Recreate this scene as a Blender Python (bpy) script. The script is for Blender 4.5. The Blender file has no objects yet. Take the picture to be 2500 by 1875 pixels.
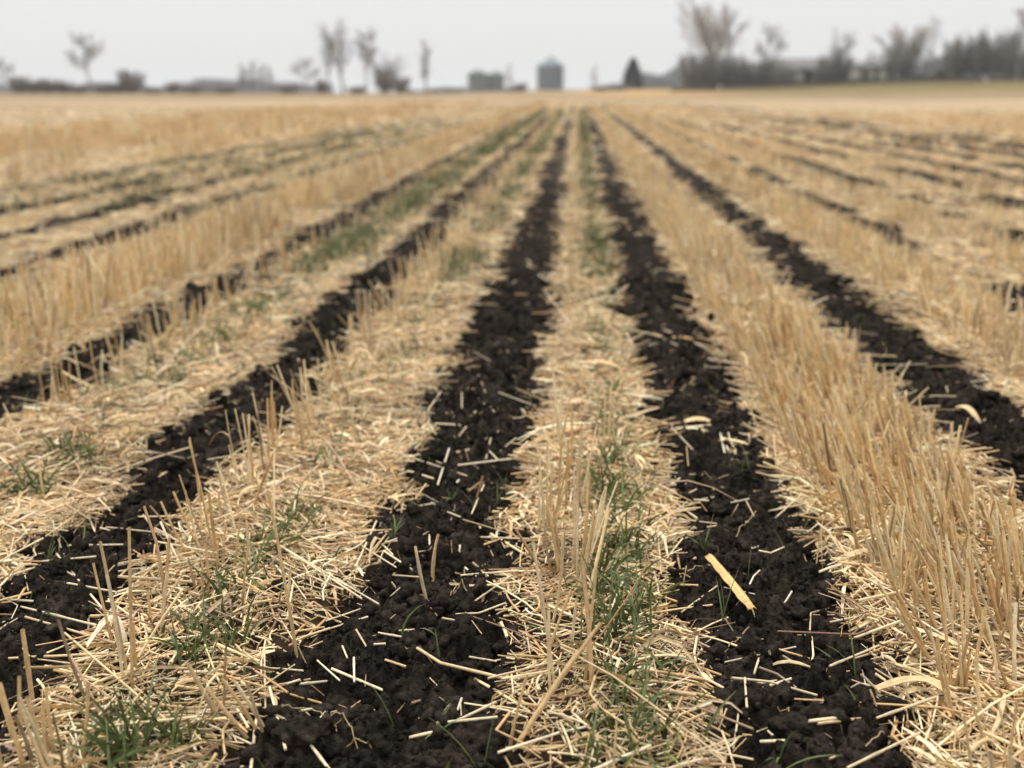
import bpy, math
import numpy as np
from mathutils import Vector, Matrix

# ------------------------------------------------------------------ camera, sky, sun, exposure
S = bpy.context.scene
COL = S.collection
W0, H0 = 2500.0, 1875.0                       # the photograph's own pixel size
FPX = 2750.0                                  # focal length in those pixels
CAM_Z = 0.75
VPX, VPY = 1412.0, 215.0                      # where the rows run to
pitch = math.atan((H0 / 2 - VPY) / FPX)
yaw = math.atan((VPX - W0 / 2) / (FPX / math.cos(pitch)))
cam_d = bpy.data.cameras.new('camera')
cam = bpy.data.objects.new('camera', cam_d)
COL.objects.link(cam)
cam.location = (0, 0, CAM_Z)
cam.rotation_euler = (math.pi / 2 - pitch, 0, yaw)
cam_d.sensor_fit = 'HORIZONTAL'
cam_d.sensor_width = 36.0
cam_d.lens = 36.0 * FPX / W0
cam_d.clip_start = 0.05
cam_d.clip_end = 6000
cam_d.dof.use_dof = True
cam_d.dof.focus_distance = 1.56
cam_d.dof.aperture_fstop = 3.2
S.camera = cam
S.render.resolution_x, S.render.resolution_y = 1024, 768

SUN_EL, SUN_AZ = math.radians(58), math.radians(-38)     # high, left of the row direction, behind cloud
world = bpy.data.worlds.new("World")
S.world = world
world.use_nodes = True
nt = world.node_tree
bg = nt.nodes['Background']
sky = nt.nodes.new('ShaderNodeTexSky')
sky.sky_type = 'NISHITA'
sky.sun_disc = False
sky.sun_elevation = SUN_EL
sky.sun_rotation = SUN_AZ
sky.dust_density = 4.0
hs = nt.nodes.new('ShaderNodeHueSaturation')
hs.inputs['Saturation'].default_value = 0.15
nt.links.new(sky.outputs[0], hs.inputs['Color'])
tc = nt.nodes.new('ShaderNodeTexCoord')
sp = nt.nodes.new('ShaderNodeSeparateXYZ')
nt.links.new(tc.outputs['Generated'], sp.inputs[0])
mr = nt.nodes.new('ShaderNodeMapRange')       # overcast: brighter towards the zenith
mr.inputs['From Min'].default_value = 0.0
mr.inputs['From Max'].default_value = 1.0
mr.inputs['To Min'].default_value = 7.5
mr.inputs['To Max'].default_value = 19.0
pw = nt.nodes.new('ShaderNodeMath'); pw.operation = 'POWER'; pw.use_clamp = True; pw.inputs[1].default_value = 1.5
nt.links.new(sp.outputs['Z'], pw.inputs[0])
nt.links.new(pw.outputs[0], mr.inputs['Value'])
tint = nt.nodes.new('ShaderNodeMix')
tint.data_type = 'RGBA'
tint.blend_type = 'MULTIPLY'
tint.inputs['Factor'].default_value = 1.0
nt.links.new(mr.outputs['Result'], tint.inputs['A'])
tint.inputs['B'].default_value = (1.0, 0.998, 0.988, 1)
mx = nt.nodes.new('ShaderNodeMix')
mx.data_type = 'RGBA'
mx.inputs['Factor'].default_value = 0.93
nt.links.new(hs.outputs['Color'], mx.inputs['A'])
nt.links.new(tint.outputs['Result'], mx.inputs['B'])
nt.links.new(mx.outputs['Result'], bg.inputs['Color'])
bg.inputs['Strength'].default_value = 0.1

sun_d = bpy.data.lights.new('sun', 'SUN')
sun_d.energy = 2.5
sun_d.angle = math.radians(14)
sun_d.color = (1.0, 0.97, 0.92)
sun = bpy.data.objects.new('sun', sun_d)
COL.objects.link(sun)
sd = Vector((math.sin(SUN_AZ) * math.cos(SUN_EL), math.cos(SUN_AZ) * math.cos(SUN_EL), math.sin(SUN_EL)))
sun.rotation_euler = sd.to_track_quat('Z', 'Y').to_euler()

vs = S.view_settings
vs.view_transform = 'Standard'
vs.look = 'None'
vs.exposure = 0.17
vs.gamma = 1.0
vs.use_curve_mapping = False
S.cycles.use_denoising = True
S.cycles.max_bounces = 6
S.cycles.diffuse_bounces = 3
S.cycles.glossy_bounces = 2

# ------------------------------------------------------------------ numpy noise
def hsh(ix, iy, seed=0):
    a = (ix.astype(np.int64) * 374761393 + iy.astype(np.int64) * 668265263 + seed * 974634777) & 0xFFFFFFFF
    a = ((a ^ (a >> 13)) * 1274126177) & 0xFFFFFFFF
    a = ((a ^ (a >> 16)) * 2246822519) & 0xFFFFFFFF
    a = a ^ (a >> 15)
    return (a & 0xFFFFFF) / float(0x1000000)

def vnoise(x, y, seed=0):
    x = np.asarray(x, float); y = np.asarray(y, float)
    ix = np.floor(x); iy = np.floor(y)
    fx = x - ix; fy = y - iy
    ux = fx * fx * (3 - 2 * fx); uy = fy * fy * (3 - 2 * fy)
    a = hsh(ix, iy, seed); b = hsh(ix + 1, iy, seed); c = hsh(ix, iy + 1, seed); d = hsh(ix + 1, iy + 1, seed)
    return (a + (b - a) * ux) * (1 - uy) + (c + (d - c) * ux) * uy

def fbm(x, y, seed=0, octs=4, gain=0.5):
    s = 0.0; a = 1.0; n = 0.0
    for o in range(octs):
        s = s + a * (vnoise(x * 2 ** o + 17.3 * o, y * 2 ** o - 9.1 * o, seed + o) * 2 - 1)
        n += a; a *= gain
    return s / n

def worley(x, y, seed=0, facet=False):
    ix = np.floor(x); iy = np.floor(y)
    f1 = np.full(x.shape, 9.0); f2 = np.full(x.shape, 9.0); idr = np.zeros(x.shape); rx = np.zeros(x.shape); ry = np.zeros(x.shape)
    for dx in (-1, 0, 1):
        for dy in (-1, 0, 1):
            cx = ix + dx; cy = iy + dy
            px = cx + hsh(cx, cy, seed); py = cy + hsh(cx, cy, seed + 7)
            d = np.hypot(px - x, py - y)
            near = d < f1
            f2 = np.where(near, f1, np.minimum(f2, d))
            idr = np.where(near, hsh(cx, cy, seed + 13), idr)
            rx = np.where(near, x - px, rx); ry = np.where(near, y - py, ry)
            f1 = np.where(near, d, f1)
    if facet:                                     # how far along a random slope of its own each cell is tilted
        return f1, f2, idr, rx * np.cos(idr * 61.0) + ry * np.sin(idr * 61.0)
    return f1, f2, idr

def sm(t):
    t = np.clip(t, 0, 1)
    return t * t * (3 - 2 * t)

# ------------------------------------------------------------------ the field: strips, terrain, heights
# (x, half width, patchiness, seed)
STRIPS = [(-0.214, 0.124, 0.0, 1), (0.293, 0.120, 0.0, 2), (-0.775, 0.116, 0.04, 3), (0.955, 0.122, 0.04, 4),
          (-1.36, 0.092, 0.24, 5), (1.62, 0.120, 0.40, 6), (-2.36, 0.115, 0.30, 7), (2.26, 0.15, 0.42, 8),
          (-2.92, 0.115, 0.27, 9), (2.92, 0.16, 0.42, 10), (-3.50, 0.13, 0.30, 11), (3.58, 0.17, 0.44, 12),
          (4.25, 0.20, 0.42, 13), (-4.10, 0.12, 0.38, 14), (4.95, 0.30, 0.38, 15), (5.7, 0.32, 0.40, 16), (6.5, 0.26, 0.44, 17)]

def soilmask(x, y):
    x = np.asarray(x, float); y = np.asarray(y, float)
    edge = fbm(x * 6, y * 6, 20, 2) * 0.035 + fbm(x * 13, y * 13, 21, 2) * 0.050 + fbm(x * 40, y * 40, 22, 2) * 0.026
    m = np.zeros(np.broadcast(x, y).shape)
    fade = 1 - 0.25 * sm((y - 20) / 25)
    for xs, hw, pt, sd_ in STRIPS:
        w = hw * (1 + 0.30 * fbm(y * 2.1, y * 0 + sd_ * 3.7, sd_, 2)) * fade
        c = xs + 0.022 * fbm(y * 1.3, y * 0 + sd_ * 5.1, sd_ + 40, 2)
        if pt > 0:
            g = vnoise(y * 1.5, y * 0 + sd_ * 2.3, sd_ + 80) * 0.65 + vnoise(y * 4.3, y * 0 + sd_ * 1.3, sd_ + 90) * 0.35
            w = w * sm((g - pt + 0.14) / 0.2)
        d = np.abs(x - c)
        m = np.maximum(m, sm((w - d + edge * np.minimum(1, w * 14) + 0.016) / 0.032))
    m = m * (1 - 0.5 * sm((fbm(x * 8.5, y * 6.2, 120, 3) - 0.52) / 0.12))      # islands of straw left on the strips
    m = m * (1 - sm((y - 40) / 20))
    return m

def terrain(x, y):
    z = 1.62 * sm((y - 50) / 110) * sm((x + 6) / 62)
    z = z - 3.0 * sm((y - 172) / 120) * sm((-x - 18) / 22)
    z = z - 6.0 * sm((y - 700) / 1500)
    return z

def H(x, y):
    x = np.asarray(x, float); y = np.asarray(y, float)
    x, y = np.broadcast_arrays(x, y)
    h = terrain(x, y) + 0.008 * fbm(x * 5, y * 5, 31, 3) * (1 - sm((y - 60) / 30))
    near = (y > 0.5) & (y < 30)
    if near.any():
        xi = x[near]; yi = y[near]
        m = soilmask(xi, yi)
        add = m * (0.022 + 0.016 * fbm(xi * 8, yi * 8, 33, 3))
        k = (m > 0.02) & (yi < 9)
        if k.any():
            xk = xi[k]; yk = yi[k]
            wx = xk + 0.012 * fbm(xk * 45, yk * 45, 51, 2); wy = yk + 0.012 * fbm(xk * 45, yk * 45, 52, 2)
            c = np.zeros(xk.shape)
            for cell, amp, thr, s in ((0.095, 0.36, 0.45, 61), (0.046, 0.60, 0.30, 62), (0.021, 0.62, 0.18, 63), (0.0105, 0.62, 0.1, 64)):
                f1, f2, r, tl = worley(wx / cell, wy / cell, s, True)
                dome = np.clip((f2 - f1) * 2.6, 0, 1) ** 0.7 * np.clip(0.62 + 0.85 * tl - 0.25 * f1, 0.05, 1.15)
                c = c + cell * amp * dome * np.where(r > thr, 0.35 + 0.65 * r, 0.08)
            crack = np.abs(fbm(xk * 26, yk * 26, 71, 3))
            c = c - 0.018 * np.clip(1 - crack / 0.11, 0, 1) + 0.0045 * fbm(xk * 130, yk * 130, 72, 3) + 0.006 * fbm(xk * 38, yk * 38, 73, 2)
            a2 = add[k]; a2 = a2 + m[k] * (c - 0.032); add[k] = a2
        h = h.copy(); h[near] = h[near] + add
    return h

# ------------------------------------------------------------------ picture point -> place on the field
CM = Matrix.Translation((0, 0, CAM_Z)) @ cam.rotation_euler.to_matrix().to_4x4()
CM3 = CM.to_3x3()
def ray(px, py):
    return CM3 @ Vector(((px - W0 / 2) / FPX, -(py - H0 / 2) / FPX, -1.0))
def gp(px, py):
    d = ray(px, py); t = (CAM_Z - 0.012) / -d.z
    return d.x * t, d.y * t
def at_depth(px, py, y):
    d = ray(px, py); t = y / d.y
    return d.x * t, y, CAM_Z + d.z * t
def bx(px, y):                                # world x of a far thing seen at column px, standing at distance y
    d = ray(px, VPY); return d.x / d.y * y
def bh(npx, y):                               # metres for npx picture pixels at distance y
    return npx / FPX * y * 1.0

# ------------------------------------------------------------------ mesh helpers
def mesh_obj(name, V, F, mat, parent=None, col=None, smooth=True, attrs=None):
    me = bpy.data.meshes.new(name)
    V = np.ascontiguousarray(V, np.float32)
    me.vertices.add(len(V)); me.vertices.foreach_set('co', V.ravel())
    F = F if isinstance(F, list) else [F]
    F = [np.asarray(f, np.int32) for f in F if len(f)]
    loops = np.concatenate([f.ravel() for f in F])
    tot = np.concatenate([np.full(len(f), f.shape[1], np.int32) for f in F])
    st = np.concatenate([[0], np.cumsum(tot)[:-1]]).astype(np.int32)
    me.loops.add(len(loops)); me.loops.foreach_set('vertex_index', loops)
    me.polygons.add(len(tot)); me.polygons.foreach_set('loop_start', st); me.polygons.foreach_set('loop_total', tot)
    if smooth:
        me.polygons.foreach_set('use_smooth', np.ones(len(tot), bool))
    if col is not None:
        a = me.attributes.new('tint', 'FLOAT_COLOR', 'POINT')
        c = np.ones((len(V), 4), np.float32); c[:, :3] = col
        a.data.foreach_set('color', c.ravel())
    for k, v in (attrs or {}).items():
        a = me.attributes.new(k, 'FLOAT', 'POINT'); a.data.foreach_set('value', np.asarray(v, np.float32))
    me.update(calc_edges=True)
    if mat: me.materials.append(mat)
    o = bpy.data.objects.new(name, me); COL.objects.link(o)
    if parent: o.parent = parent
    return o

def tag(o, label=None, cat=None, group=None, kind=None):
    if label: o['label'] = label
    if cat: o['category'] = cat
    if group: o['group'] = group
    if kind: o['kind'] = kind
    return o

def empty(name, loc, label, cat, group=None, rz=0, scale=None):
    o = bpy.data.objects.new(name, None); COL.objects.link(o)
    o.location = loc; o.rotation_euler = (0, 0, rz)
    if scale: o.scale = scale
    o.empty_display_size = 0.1
    return tag(o, label, cat, group)

def dup(root, loc, rz, scale, label, cat, group):
    r = root.copy(); COL.objects.link(r)
    r.location = loc; r.rotation_euler = (0, 0, rz); r.scale = scale
    tag(r, label, cat, group)
    for ch in list(root.children):
        c = ch.copy(); COL.objects.link(c); c.parent = r
        for g in list(ch.children):
            d = g.copy(); COL.objects.link(d); d.parent = c
    return r

def nrm(v):
    return v / np.maximum(np.linalg.norm(v, axis=-1, keepdims=True), 1e-9)

def frames(P, rng):
    N, R = P.shape[:2]
    T = nrm(np.gradient(P, axis=1)) if R > 2 else nrm(np.repeat((P[:, 1:2] - P[:, :1]), R, 1))
    ref = nrm(rng.normal(size=(N, 1, 3)))
    ref = nrm(ref - T[:, :1] * np.sum(ref * T[:, :1], -1, keepdims=True))
    s = nrm(np.cross(T, ref)); u = np.cross(s, T)
    return T, s, u

def tubes(P, rad, sides, rng, C=None, squash=None, cap=False):
    """P N,R,3 paths; rad N,R; C N,R,3 colours -> verts, quads, colours (open ends, as cut straw has)."""
    N, R = P.shape[:2]
    T, s, u = frames(P, rng)
    a = np.arange(sides) * 2 * np.pi / sides
    sq = np.ones((N, 1, 1, 1)) if squash is None else np.reshape(squash, (N, 1, 1, 1))
    V = P[:, :, None, :] + rad[:, :, None, None] * (np.cos(a)[None, None, :, None] * s[:, :, None, :] + np.sin(a)[None, None, :, None] * u[:, :, None, :] * sq)
    idx = np.arange(N * R * sides).reshape(N, R, sides)
    nx = np.roll(idx, -1, 2)
    F = np.stack([idx[:, :-1], nx[:, :-1], nx[:, 1:], idx[:, 1:]], -1).reshape(-1, 4)
    c = None if C is None else np.repeat(C[:, :, None, :], sides, 2).reshape(-1, 3)
    return V.reshape(-1, 3), F, c

def ribbons(P, wid, rng, C=None, vee=0.25, ref=None):
    """flat leaves with a shallow V section"""
    N, R = P.shape[:2]
    T, s, u = frames(P, rng)
    if ref is not None:
        s = nrm(np.cross(T, np.broadcast_to(ref, T.shape))); u = np.cross(s, T)
    V = np.stack([P + s * wid[..., None] + u * wid[..., None] * vee, P, P - s * wid[..., None] + u * wid[..., None] * vee], 2)
    idx = np.arange(N * R * 3).reshape(N, R, 3)
    F = np.stack([idx[:, :-1, :-1], idx[:, :-1, 1:], idx[:, 1:, 1:], idx[:, 1:, :-1]], -1).reshape(-1, 4)
    c = None if C is None else np.repeat(C[:, :, None, :], 3, 2).reshape(-1, 3)
    return V.reshape(-1, 3), F, c

def join(parts):
    Vs, Fs, Cs = [], [], []; o = 0
    for V, F, c in parts:
        Vs.append(V); Fs.append(F + o); Cs.append(c); o += len(V)
    return np.concatenate(Vs), np.concatenate(Fs), (None if Cs[0] is None else np.concatenate(Cs))

def box(x0, x1, y0, y1, z0, z1):
    V = np.array([(x, y, z) for z in (z0, z1) for y in (y0, y1) for x in (x0, x1)], float)
    F = np.array([(0, 2, 3, 1), (4, 5, 7, 6), (0, 1, 5, 4), (2, 6, 7, 3), (0, 4, 6, 2), (1, 3, 7, 5)])
    return V, F, None

# ------------------------------------------------------------------ materials
def pmat(name, base=(0.5, 0.5, 0.5), rough=0.7, spec=0.3, metal=0.0):
    m = bpy.data.materials.new(name); m.use_nodes = True
    b = m.node_tree.nodes['Principled BSDF']
    b.inputs['Base Color'].default_value = (*base, 1); b.inputs['Roughness'].default_value = rough
    b.inputs['Specular IOR Level'].default_value = spec; b.inputs['Metallic'].default_value = metal
    return m, m.node_tree, b

def tint_mat(name, rough, spec, lo, hi, scale, bump=0.0, stretch=(1, 1, 1), trans=0.0):
    """base colour = the mesh's own tint, broken up by procedural noise"""
    m, t, b = pmat(name, rough=rough, spec=spec)
    at = t.nodes.new('ShaderNodeAttribute'); at.attribute_name = 'tint'
    co = t.nodes.new('ShaderNodeTexCoord'); mp = t.nodes.new('ShaderNodeMapping')
    mp.inputs['Scale'].default_value = stretch
    t.links.new(co.outputs['Object'], mp.inputs['Vector'])
    n = t.nodes.new('ShaderNodeTexNoise'); n.inputs['Scale'].default_value = scale; n.inputs['Detail'].default_value = 3
    t.links.new(mp.outputs[0], n.inputs['Vector'])
    r = t.nodes.new('ShaderNodeMapRange'); r.inputs['From Min'].default_value = 0.3; r.inputs['From Max'].default_value = 0.7
    r.inputs['To Min'].default_value = lo; r.inputs['To Max'].default_value = hi
    t.links.new(n.outputs['Fac'], r.inputs['Value'])
    x = t.nodes.new('ShaderNodeMix'); x.data_type = 'RGBA'; x.blend_type = 'MULTIPLY'; x.inputs['Factor'].default_value = 1
    t.links.new(at.outputs['Color'], x.inputs['A']); t.links.new(r.outputs['Result'], x.inputs['B'])
    t.links.new(x.outputs['Result'], b.inputs['Base Color'])
    if bump:
        bp = t.nodes.new('ShaderNodeBump'); bp.inputs['Strength'].default_value = bump; bp.inputs['Distance'].default_value = 0.002
        t.links.new(n.outputs['Fac'], bp.inputs['Height']); t.links.new(bp.outputs[0], b.inputs['Normal'])
    return m

M_STRAW = tint_mat('straw', 0.5, 0.35, 0.80, 1.12, 160)
M_GRASS = tint_mat('grass_blade', 0.45, 0.35, 0.75, 1.2, 90)
M_HUSK = tint_mat('corn_husk', 0.6, 0.3, 0.72, 1.12, 130, bump=0.25)
M_BARK = tint_mat('bark', 0.9, 0.15, 0.8, 1.15, 3)

def soil_nodes(t, out_scale=1.0):
    co = t.nodes.new('ShaderNodeTexCoord')
    n1 = t.nodes.new('ShaderNodeTexNoise'); n1.inputs['Scale'].default_value = 85; n1.inputs['Detail'].default_value = 6
    n2 = t.nodes.new('ShaderNodeTexNoise'); n2.inputs['Scale'].default_value = 420; n2.inputs['Detail'].default_value = 4
    for n in (n1, n2): t.links.new(co.outputs['Object'], n.inputs['Vector'])
    rp = t.nodes.new('ShaderNodeValToRGB')
    rp.color_ramp.elements[0].position = 0.30; rp.color_ramp.elements[0].color = (0.0062, 0.0049, 0.0039, 1)
    rp.color_ramp.elements[1].position = 0.78; rp.color_ramp.elements[1].color = (0.043, 0.0335, 0.0262, 1)
    t.links.new(n1.outputs['Fac'], rp.inputs['Fac'])
    n3 = t.nodes.new('ShaderNodeTexNoise'); n3.inputs['Scale'].default_value = 11; n3.inputs['Detail'].default_value = 3
    t.links.new(co.outputs['Object'], n3.inputs['Vector'])
    m3 = t.nodes.new('ShaderNodeMapRange'); m3.inputs['From Min'].default_value = 0.35; m3.inputs['From Max'].default_value = 0.68
    m3.inputs['To Min'].default_value = 0.62; m3.inputs['To Max'].default_value = 1.75
    t.links.new(n3.outputs['Fac'], m3.inputs['Value'])
    mm = t.nodes.new('ShaderNodeMix'); mm.data_type = 'RGBA'; mm.blend_type = 'MULTIPLY'; mm.inputs['Factor'].default_value = 1
    t.links.new(rp.outputs[0], mm.inputs['A']); t.links.new(m3.outputs['Result'], mm.inputs['B'])
    ad = t.nodes.new('ShaderNodeMath'); ad.operation = 'MULTIPLY_ADD'; ad.inputs[1].default_value = 0.5
    t.links.new(n2.outputs['Fac'], ad.inputs[0]); t.links.new(n1.outputs['Fac'], ad.inputs[2])
    return mm, ad

M_SOIL, t, b = pmat('black_soil', rough=0.95, spec=0.06)
rp, ht = soil_nodes(t)
t.links.new(rp.outputs['Result'], b.inputs['Base Color'])
bp = t.nodes.new('ShaderNodeBump'); bp.inputs['Strength'].default_value = 1.0; bp.inputs['Distance'].default_value = 0.007
t.links.new(ht.outputs[0], bp.inputs['Height']); t.links.new(bp.outputs[0], b.inputs['Normal'])

M_FIELD, t, b = pmat('field_ground', rough=0.95, spec=0.06)
rp, ht = soil_nodes(t)
at = t.nodes.new('ShaderNodeAttribute'); at.attribute_name = 'tint'
so = t.nodes.new('ShaderNodeAttribute'); so.attribute_name = 'soil'
co = t.nodes.new('ShaderNodeTexCoord'); mp = t.nodes.new('ShaderNodeMapping'); mp.inputs['Scale'].default_value = (1.0, 0.22, 1.0)
t.links.new(co.outputs['Object'], mp.inputs['Vector'])
fn = t.nodes.new('ShaderNodeTexNoise'); fn.inputs['Scale'].default_value = 3.2; fn.inputs['Detail'].default_value = 7; fn.inputs['Roughness'].default_value = 0.65
t.links.new(mp.outputs[0], fn.inputs['Vector'])
fr = t.nodes.new('ShaderNodeMapRange'); fr.inputs['From Min'].default_value = 0.3; fr.inputs['From Max'].default_value = 0.7
fr.inputs['To Min'].default_value = 0.72; fr.inputs['To Max'].default_value = 1.22
t.links.new(fn.outputs['Fac'], fr.inputs['Value'])
mu = t.nodes.new('ShaderNodeMix'); mu.data_type = 'RGBA'; mu.blend_type = 'MULTIPLY'; mu.inputs['Factor'].default_value = 1
t.links.new(at.outputs['Color'], mu.inputs['A']); t.links.new(fr.outputs['Result'], mu.inputs['B'])
mi = t.nodes.new('ShaderNodeMix'); mi.data_type = 'RGBA'
t.links.new(so.outputs['Fac'], mi.inputs['Factor']); t.links.new(mu.outputs['Result'], mi.inputs['A']); t.links.new(rp.outputs['Result'], mi.inputs['B'])
t.links.new(mi.outputs['Result'], b.inputs['Base Color'])
bp = t.nodes.new('ShaderNodeBump'); bp.inputs['Strength'].default_value = 1.0; bp.inputs['Distance'].default_value = 0.007
t.links.new(ht.outputs[0], bp.inputs['Height']); t.links.new(bp.outputs[0], b.inputs['Normal'])

def noisy(name, base, rough, spec, lo, hi, scale, metal=0.0, stretch=(1, 1, 1)):
    m, t, b = pmat(name, base, rough, spec, metal)
    co = t.nodes.new('ShaderNodeTexCoord'); mp = t.nodes.new('ShaderNodeMapping'); mp.inputs['Scale'].default_value = stretch
    n = t.nodes.new('ShaderNodeTexNoise'); n.inputs['Scale'].default_value = scale; n.inputs['Detail'].default_value = 5
    t.links.new(co.outputs['Object'], mp.inputs[0]); t.links.new(mp.outputs[0], n.inputs['Vector'])
    r = t.nodes.new('ShaderNodeValToRGB')
    r.color_ramp.elements[0].position = 0.3; r.color_ramp.elements[0].color = (*[c * lo for c in base], 1)
    r.color_ramp.elements[1].position = 0.7; r.color_ramp.elements[1].color = (*[min(1, c * hi) for c in base], 1)
    t.links.new(n.outputs['Fac'], r.inputs[0]); t.links.new(r.outputs[0], b.inputs['Base Color'])
    return m
M_STEEL = noisy('galvanised_steel', (0.125, 0.145, 0.155), 0.6, 0.35, 0.8, 1.15, 1.2, 0.0, (1, 1, 0.3))
M_STEEL_ROOF = noisy('galvanised_roof', (0.24, 0.275, 0.30), 0.75, 0.3, 0.85, 1.1, 1.5, 0.0)
M_STEEL_DARK = noisy('weathered_steel', (0.115, 0.125, 0.12), 0.65, 0.3, 0.8, 1.2, 1.0, 0.2)
M_WHITE = noisy('white_paint', (0.62, 0.60, 0.57), 0.6, 0.3, 0.85, 1.1, 0.8)
M_GREYWALL = noisy('grey_siding', (0.46, 0.45, 0.43), 0.8, 0.2, 0.8, 1.15, 0.7)
M_REDROOF = noisy('pale_grey_roof', (0.21, 0.20, 0.195), 0.85, 0.2, 0.75, 1.2, 0.9)
M_GREYROOF = noisy('grey_roof', (0.22, 0.22, 0.22), 0.85, 0.2, 0.75, 1.2, 0.9)
M_BLUEROOF = noisy('blue_grey_sheet', (0.155, 0.175, 0.205), 0.6, 0.3, 0.85, 1.15, 0.4)
M_OPENING_SHADE = noisy('opening_shade', (0.03, 0.03, 0.03), 0.8, 0.2, 0.8, 1.2, 1.0)
M_POLE = noisy('weathered_pole', (0.22, 0.20, 0.18), 0.9, 0.2, 0.8, 1.2, 4)
M_GLASS, _t, _b = pmat('window_glass', (0.05, 0.06, 0.07), 0.08, 0.6)

# ------------------------------------------------------------------ the ground: one sheet out to the horizon
def seg(a, b, step):
    n = max(1, int(round((b - a) / step))); return np.linspace(a, b, n, endpoint=False)
fine = [(-0.93, -0.71), (-0.40, -0.05), (0.13, 0.45), (0.83, 1.12)]
xs = []
cur = -1.7
for a, b_ in fine:
    xs += [seg(cur, a, 0.012), seg(a, b_, 0.0034)]; cur = b_
xs.append(seg(cur, 1.75, 0.012))
outer = [1.75]
while outer[-1] < 2600:
    v = outer[-1]; outer.append(v + (0.026 if v < 4.2 else 0.09 if v < 13 else max(0.9, v * 0.10)))
right = np.array(outer); left = -np.array(outer[1:])[::-1] + 0.05
X = np.concatenate([left, *xs, right])
ys = [-6.0, -4, -2.5, -1.5, -0.8]
ys += list(seg(-0.4, 0.9, 0.1))
v = 0.9
while v < 3000:
    ys.append(v); v *= 1 + (0.0027 if v < 7 else 0.0045 if v < 14 else 0.009 if v < 90 else 0.04)
Y = np.array(ys)
gx, gy = np.meshgrid(X, Y)
gz = H(gx, gy)
gm = soilmask(gx, gy) * (gy > 0.3)

def ground_tint(x, y):
    shaded_thatch = np.array([0.040, 0.026, 0.017]); straw = np.array([0.36, 0.235, 0.115])  # brown ground under the mat, darkened to paint the shade between straws
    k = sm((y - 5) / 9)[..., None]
    c = shaded_thatch * (1 - k) + straw * k
    def over(c, w, colr):
        return c * (1 - w[..., None]) + np.array(colr) * w[..., None]
    wob = 2.0 * fbm(x * 0.05, y * 0.05, 5, 2)
    c = over(c, sm((-9.6 - x + 0.08 * wob) / 0.8) * sm((y - 3) / 10) * 0.9, (0.245, 0.175, 0.102))       # smooth cut field on the left
    c = over(c, sm((-9.4 - x) / 0.5) * (1 - sm((-11.2 - x) / 0.8)), (0.34, 0.245, 0.14))                # pale windrow at its edge
    c = over(c, sm((y - 47 - wob) / 8) * (1 - sm((y - 88) / 20)), (0.236, 0.176, 0.107))
    c = over(c, sm((y - np.where(x > 5, 35, 45) - wob) / 6) * (1 - sm((y - 60) / 24)), (0.345, 0.258, 0.158))                # headland
    c = over(c, sm((y - 88) / 25) * sm((x - 6) / 16), (0.150, 0.120, 0.056))                               # rough grass before the trees
    c = over(c, sm((y - 105) / 25) * (1 - sm((x + 4) / 12)), (0.248, 0.184, 0.114))
    g = np.exp(-((x + 1.12) / 0.16) ** 2) * sm((y - 6) / 14) * (1 - sm((y - 38) / 12))
    g2 = np.exp(-((x + 0.52) / 0.09) ** 2) * sm((y - 6) / 14) * (1 - sm((y - 38) / 12)) * 0.6
    g3 = np.exp(-((x - 0.08) / 0.07) ** 2) * sm((y - 6) / 14) * (1 - sm((y - 38) / 12)) * 0.5
    g4 = (np.exp(-((x + 2.65) / 0.13) ** 2) + np.exp(-((x + 3.22) / 0.13) ** 2) + np.exp(-((x + 3.85) / 0.2) ** 2)) * sm((y - 6) / 8) * (1 - sm((y - 36) / 14)) * 0.65
    c = over(c, np.clip(g + g2 + g3 + g4, 0, 0.85), (0.165, 0.155, 0.042))
    c = c * (1 + 0.34 * fbm(x * 0.11, y * 0.30, 88, 4) * sm((y - 20) / 20) + 0.18 * fbm(x * 0.7, y * 0.9, 89, 3) * sm((y - 14) / 20))[..., None]
    return c
gc = ground_tint(gx, gy)
ny, nx_ = gx.shape
idx = np.arange(ny * nx_).reshape(ny, nx_)
F = np.stack([idx[:-1, :-1], idx[:-1, 1:], idx[1:, 1:], idx[1:, :-1]], -1).reshape(-1, 4)
g = mesh_obj('ground', np.stack([gx, gy, gz], -1).reshape(-1, 3), F, M_FIELD, col=gc.reshape(-1, 3), attrs={'soil': gm.ravel()})
tag(g, kind='structure')

# ------------------------------------------------------------------ straw colours
PAL = np.array([(0.80, 0.635, 0.375), (0.70, 0.50, 0.255), (0.76, 0.62, 0.40), (0.56, 0.365, 0.17), (0.48, 0.335, 0.18), (0.85, 0.75, 0.52), (0.26, 0.17, 0.09), (0.68, 0.53, 0.325)])
PW_LIT = np.array([0.19, 0.18, 0.13, 0.14, 0.14, 0.06, 0.10, 0.09])
PW_STB = np.array([0.32, 0.23, 0.13, 0.11, 0.07, 0.04, 0.04, 0.06])
PAL = PAL * np.array([1.0, 0.985, 0.97])
def pick(rng, n, w):
    c = PAL[rng.choice(len(PAL), n, p=w / w.sum())]
    return c * rng.uniform(0.84, 1.08, (n, 1)) * np.array([1, 1, 1]) + rng.normal(0, 0.012, (n, 3))

LFT, RGT = -0.513, 0.396
def scatter(rng, dens, y0, y1, margin=0.45):
    """uniform points over the wedge of field that can be seen between two distances"""
    xa, xb = LFT * y1 - margin, RGT * y1 + margin
    n = int(dens * (xb - xa) * (y1 - y0))
    x = rng.uniform(xa, xb, n); y = rng.uniform(y0, y1, n)
    k = (x > LFT * y - margin) & (x < RGT * y + margin)
    return x[k], y[k]

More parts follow.
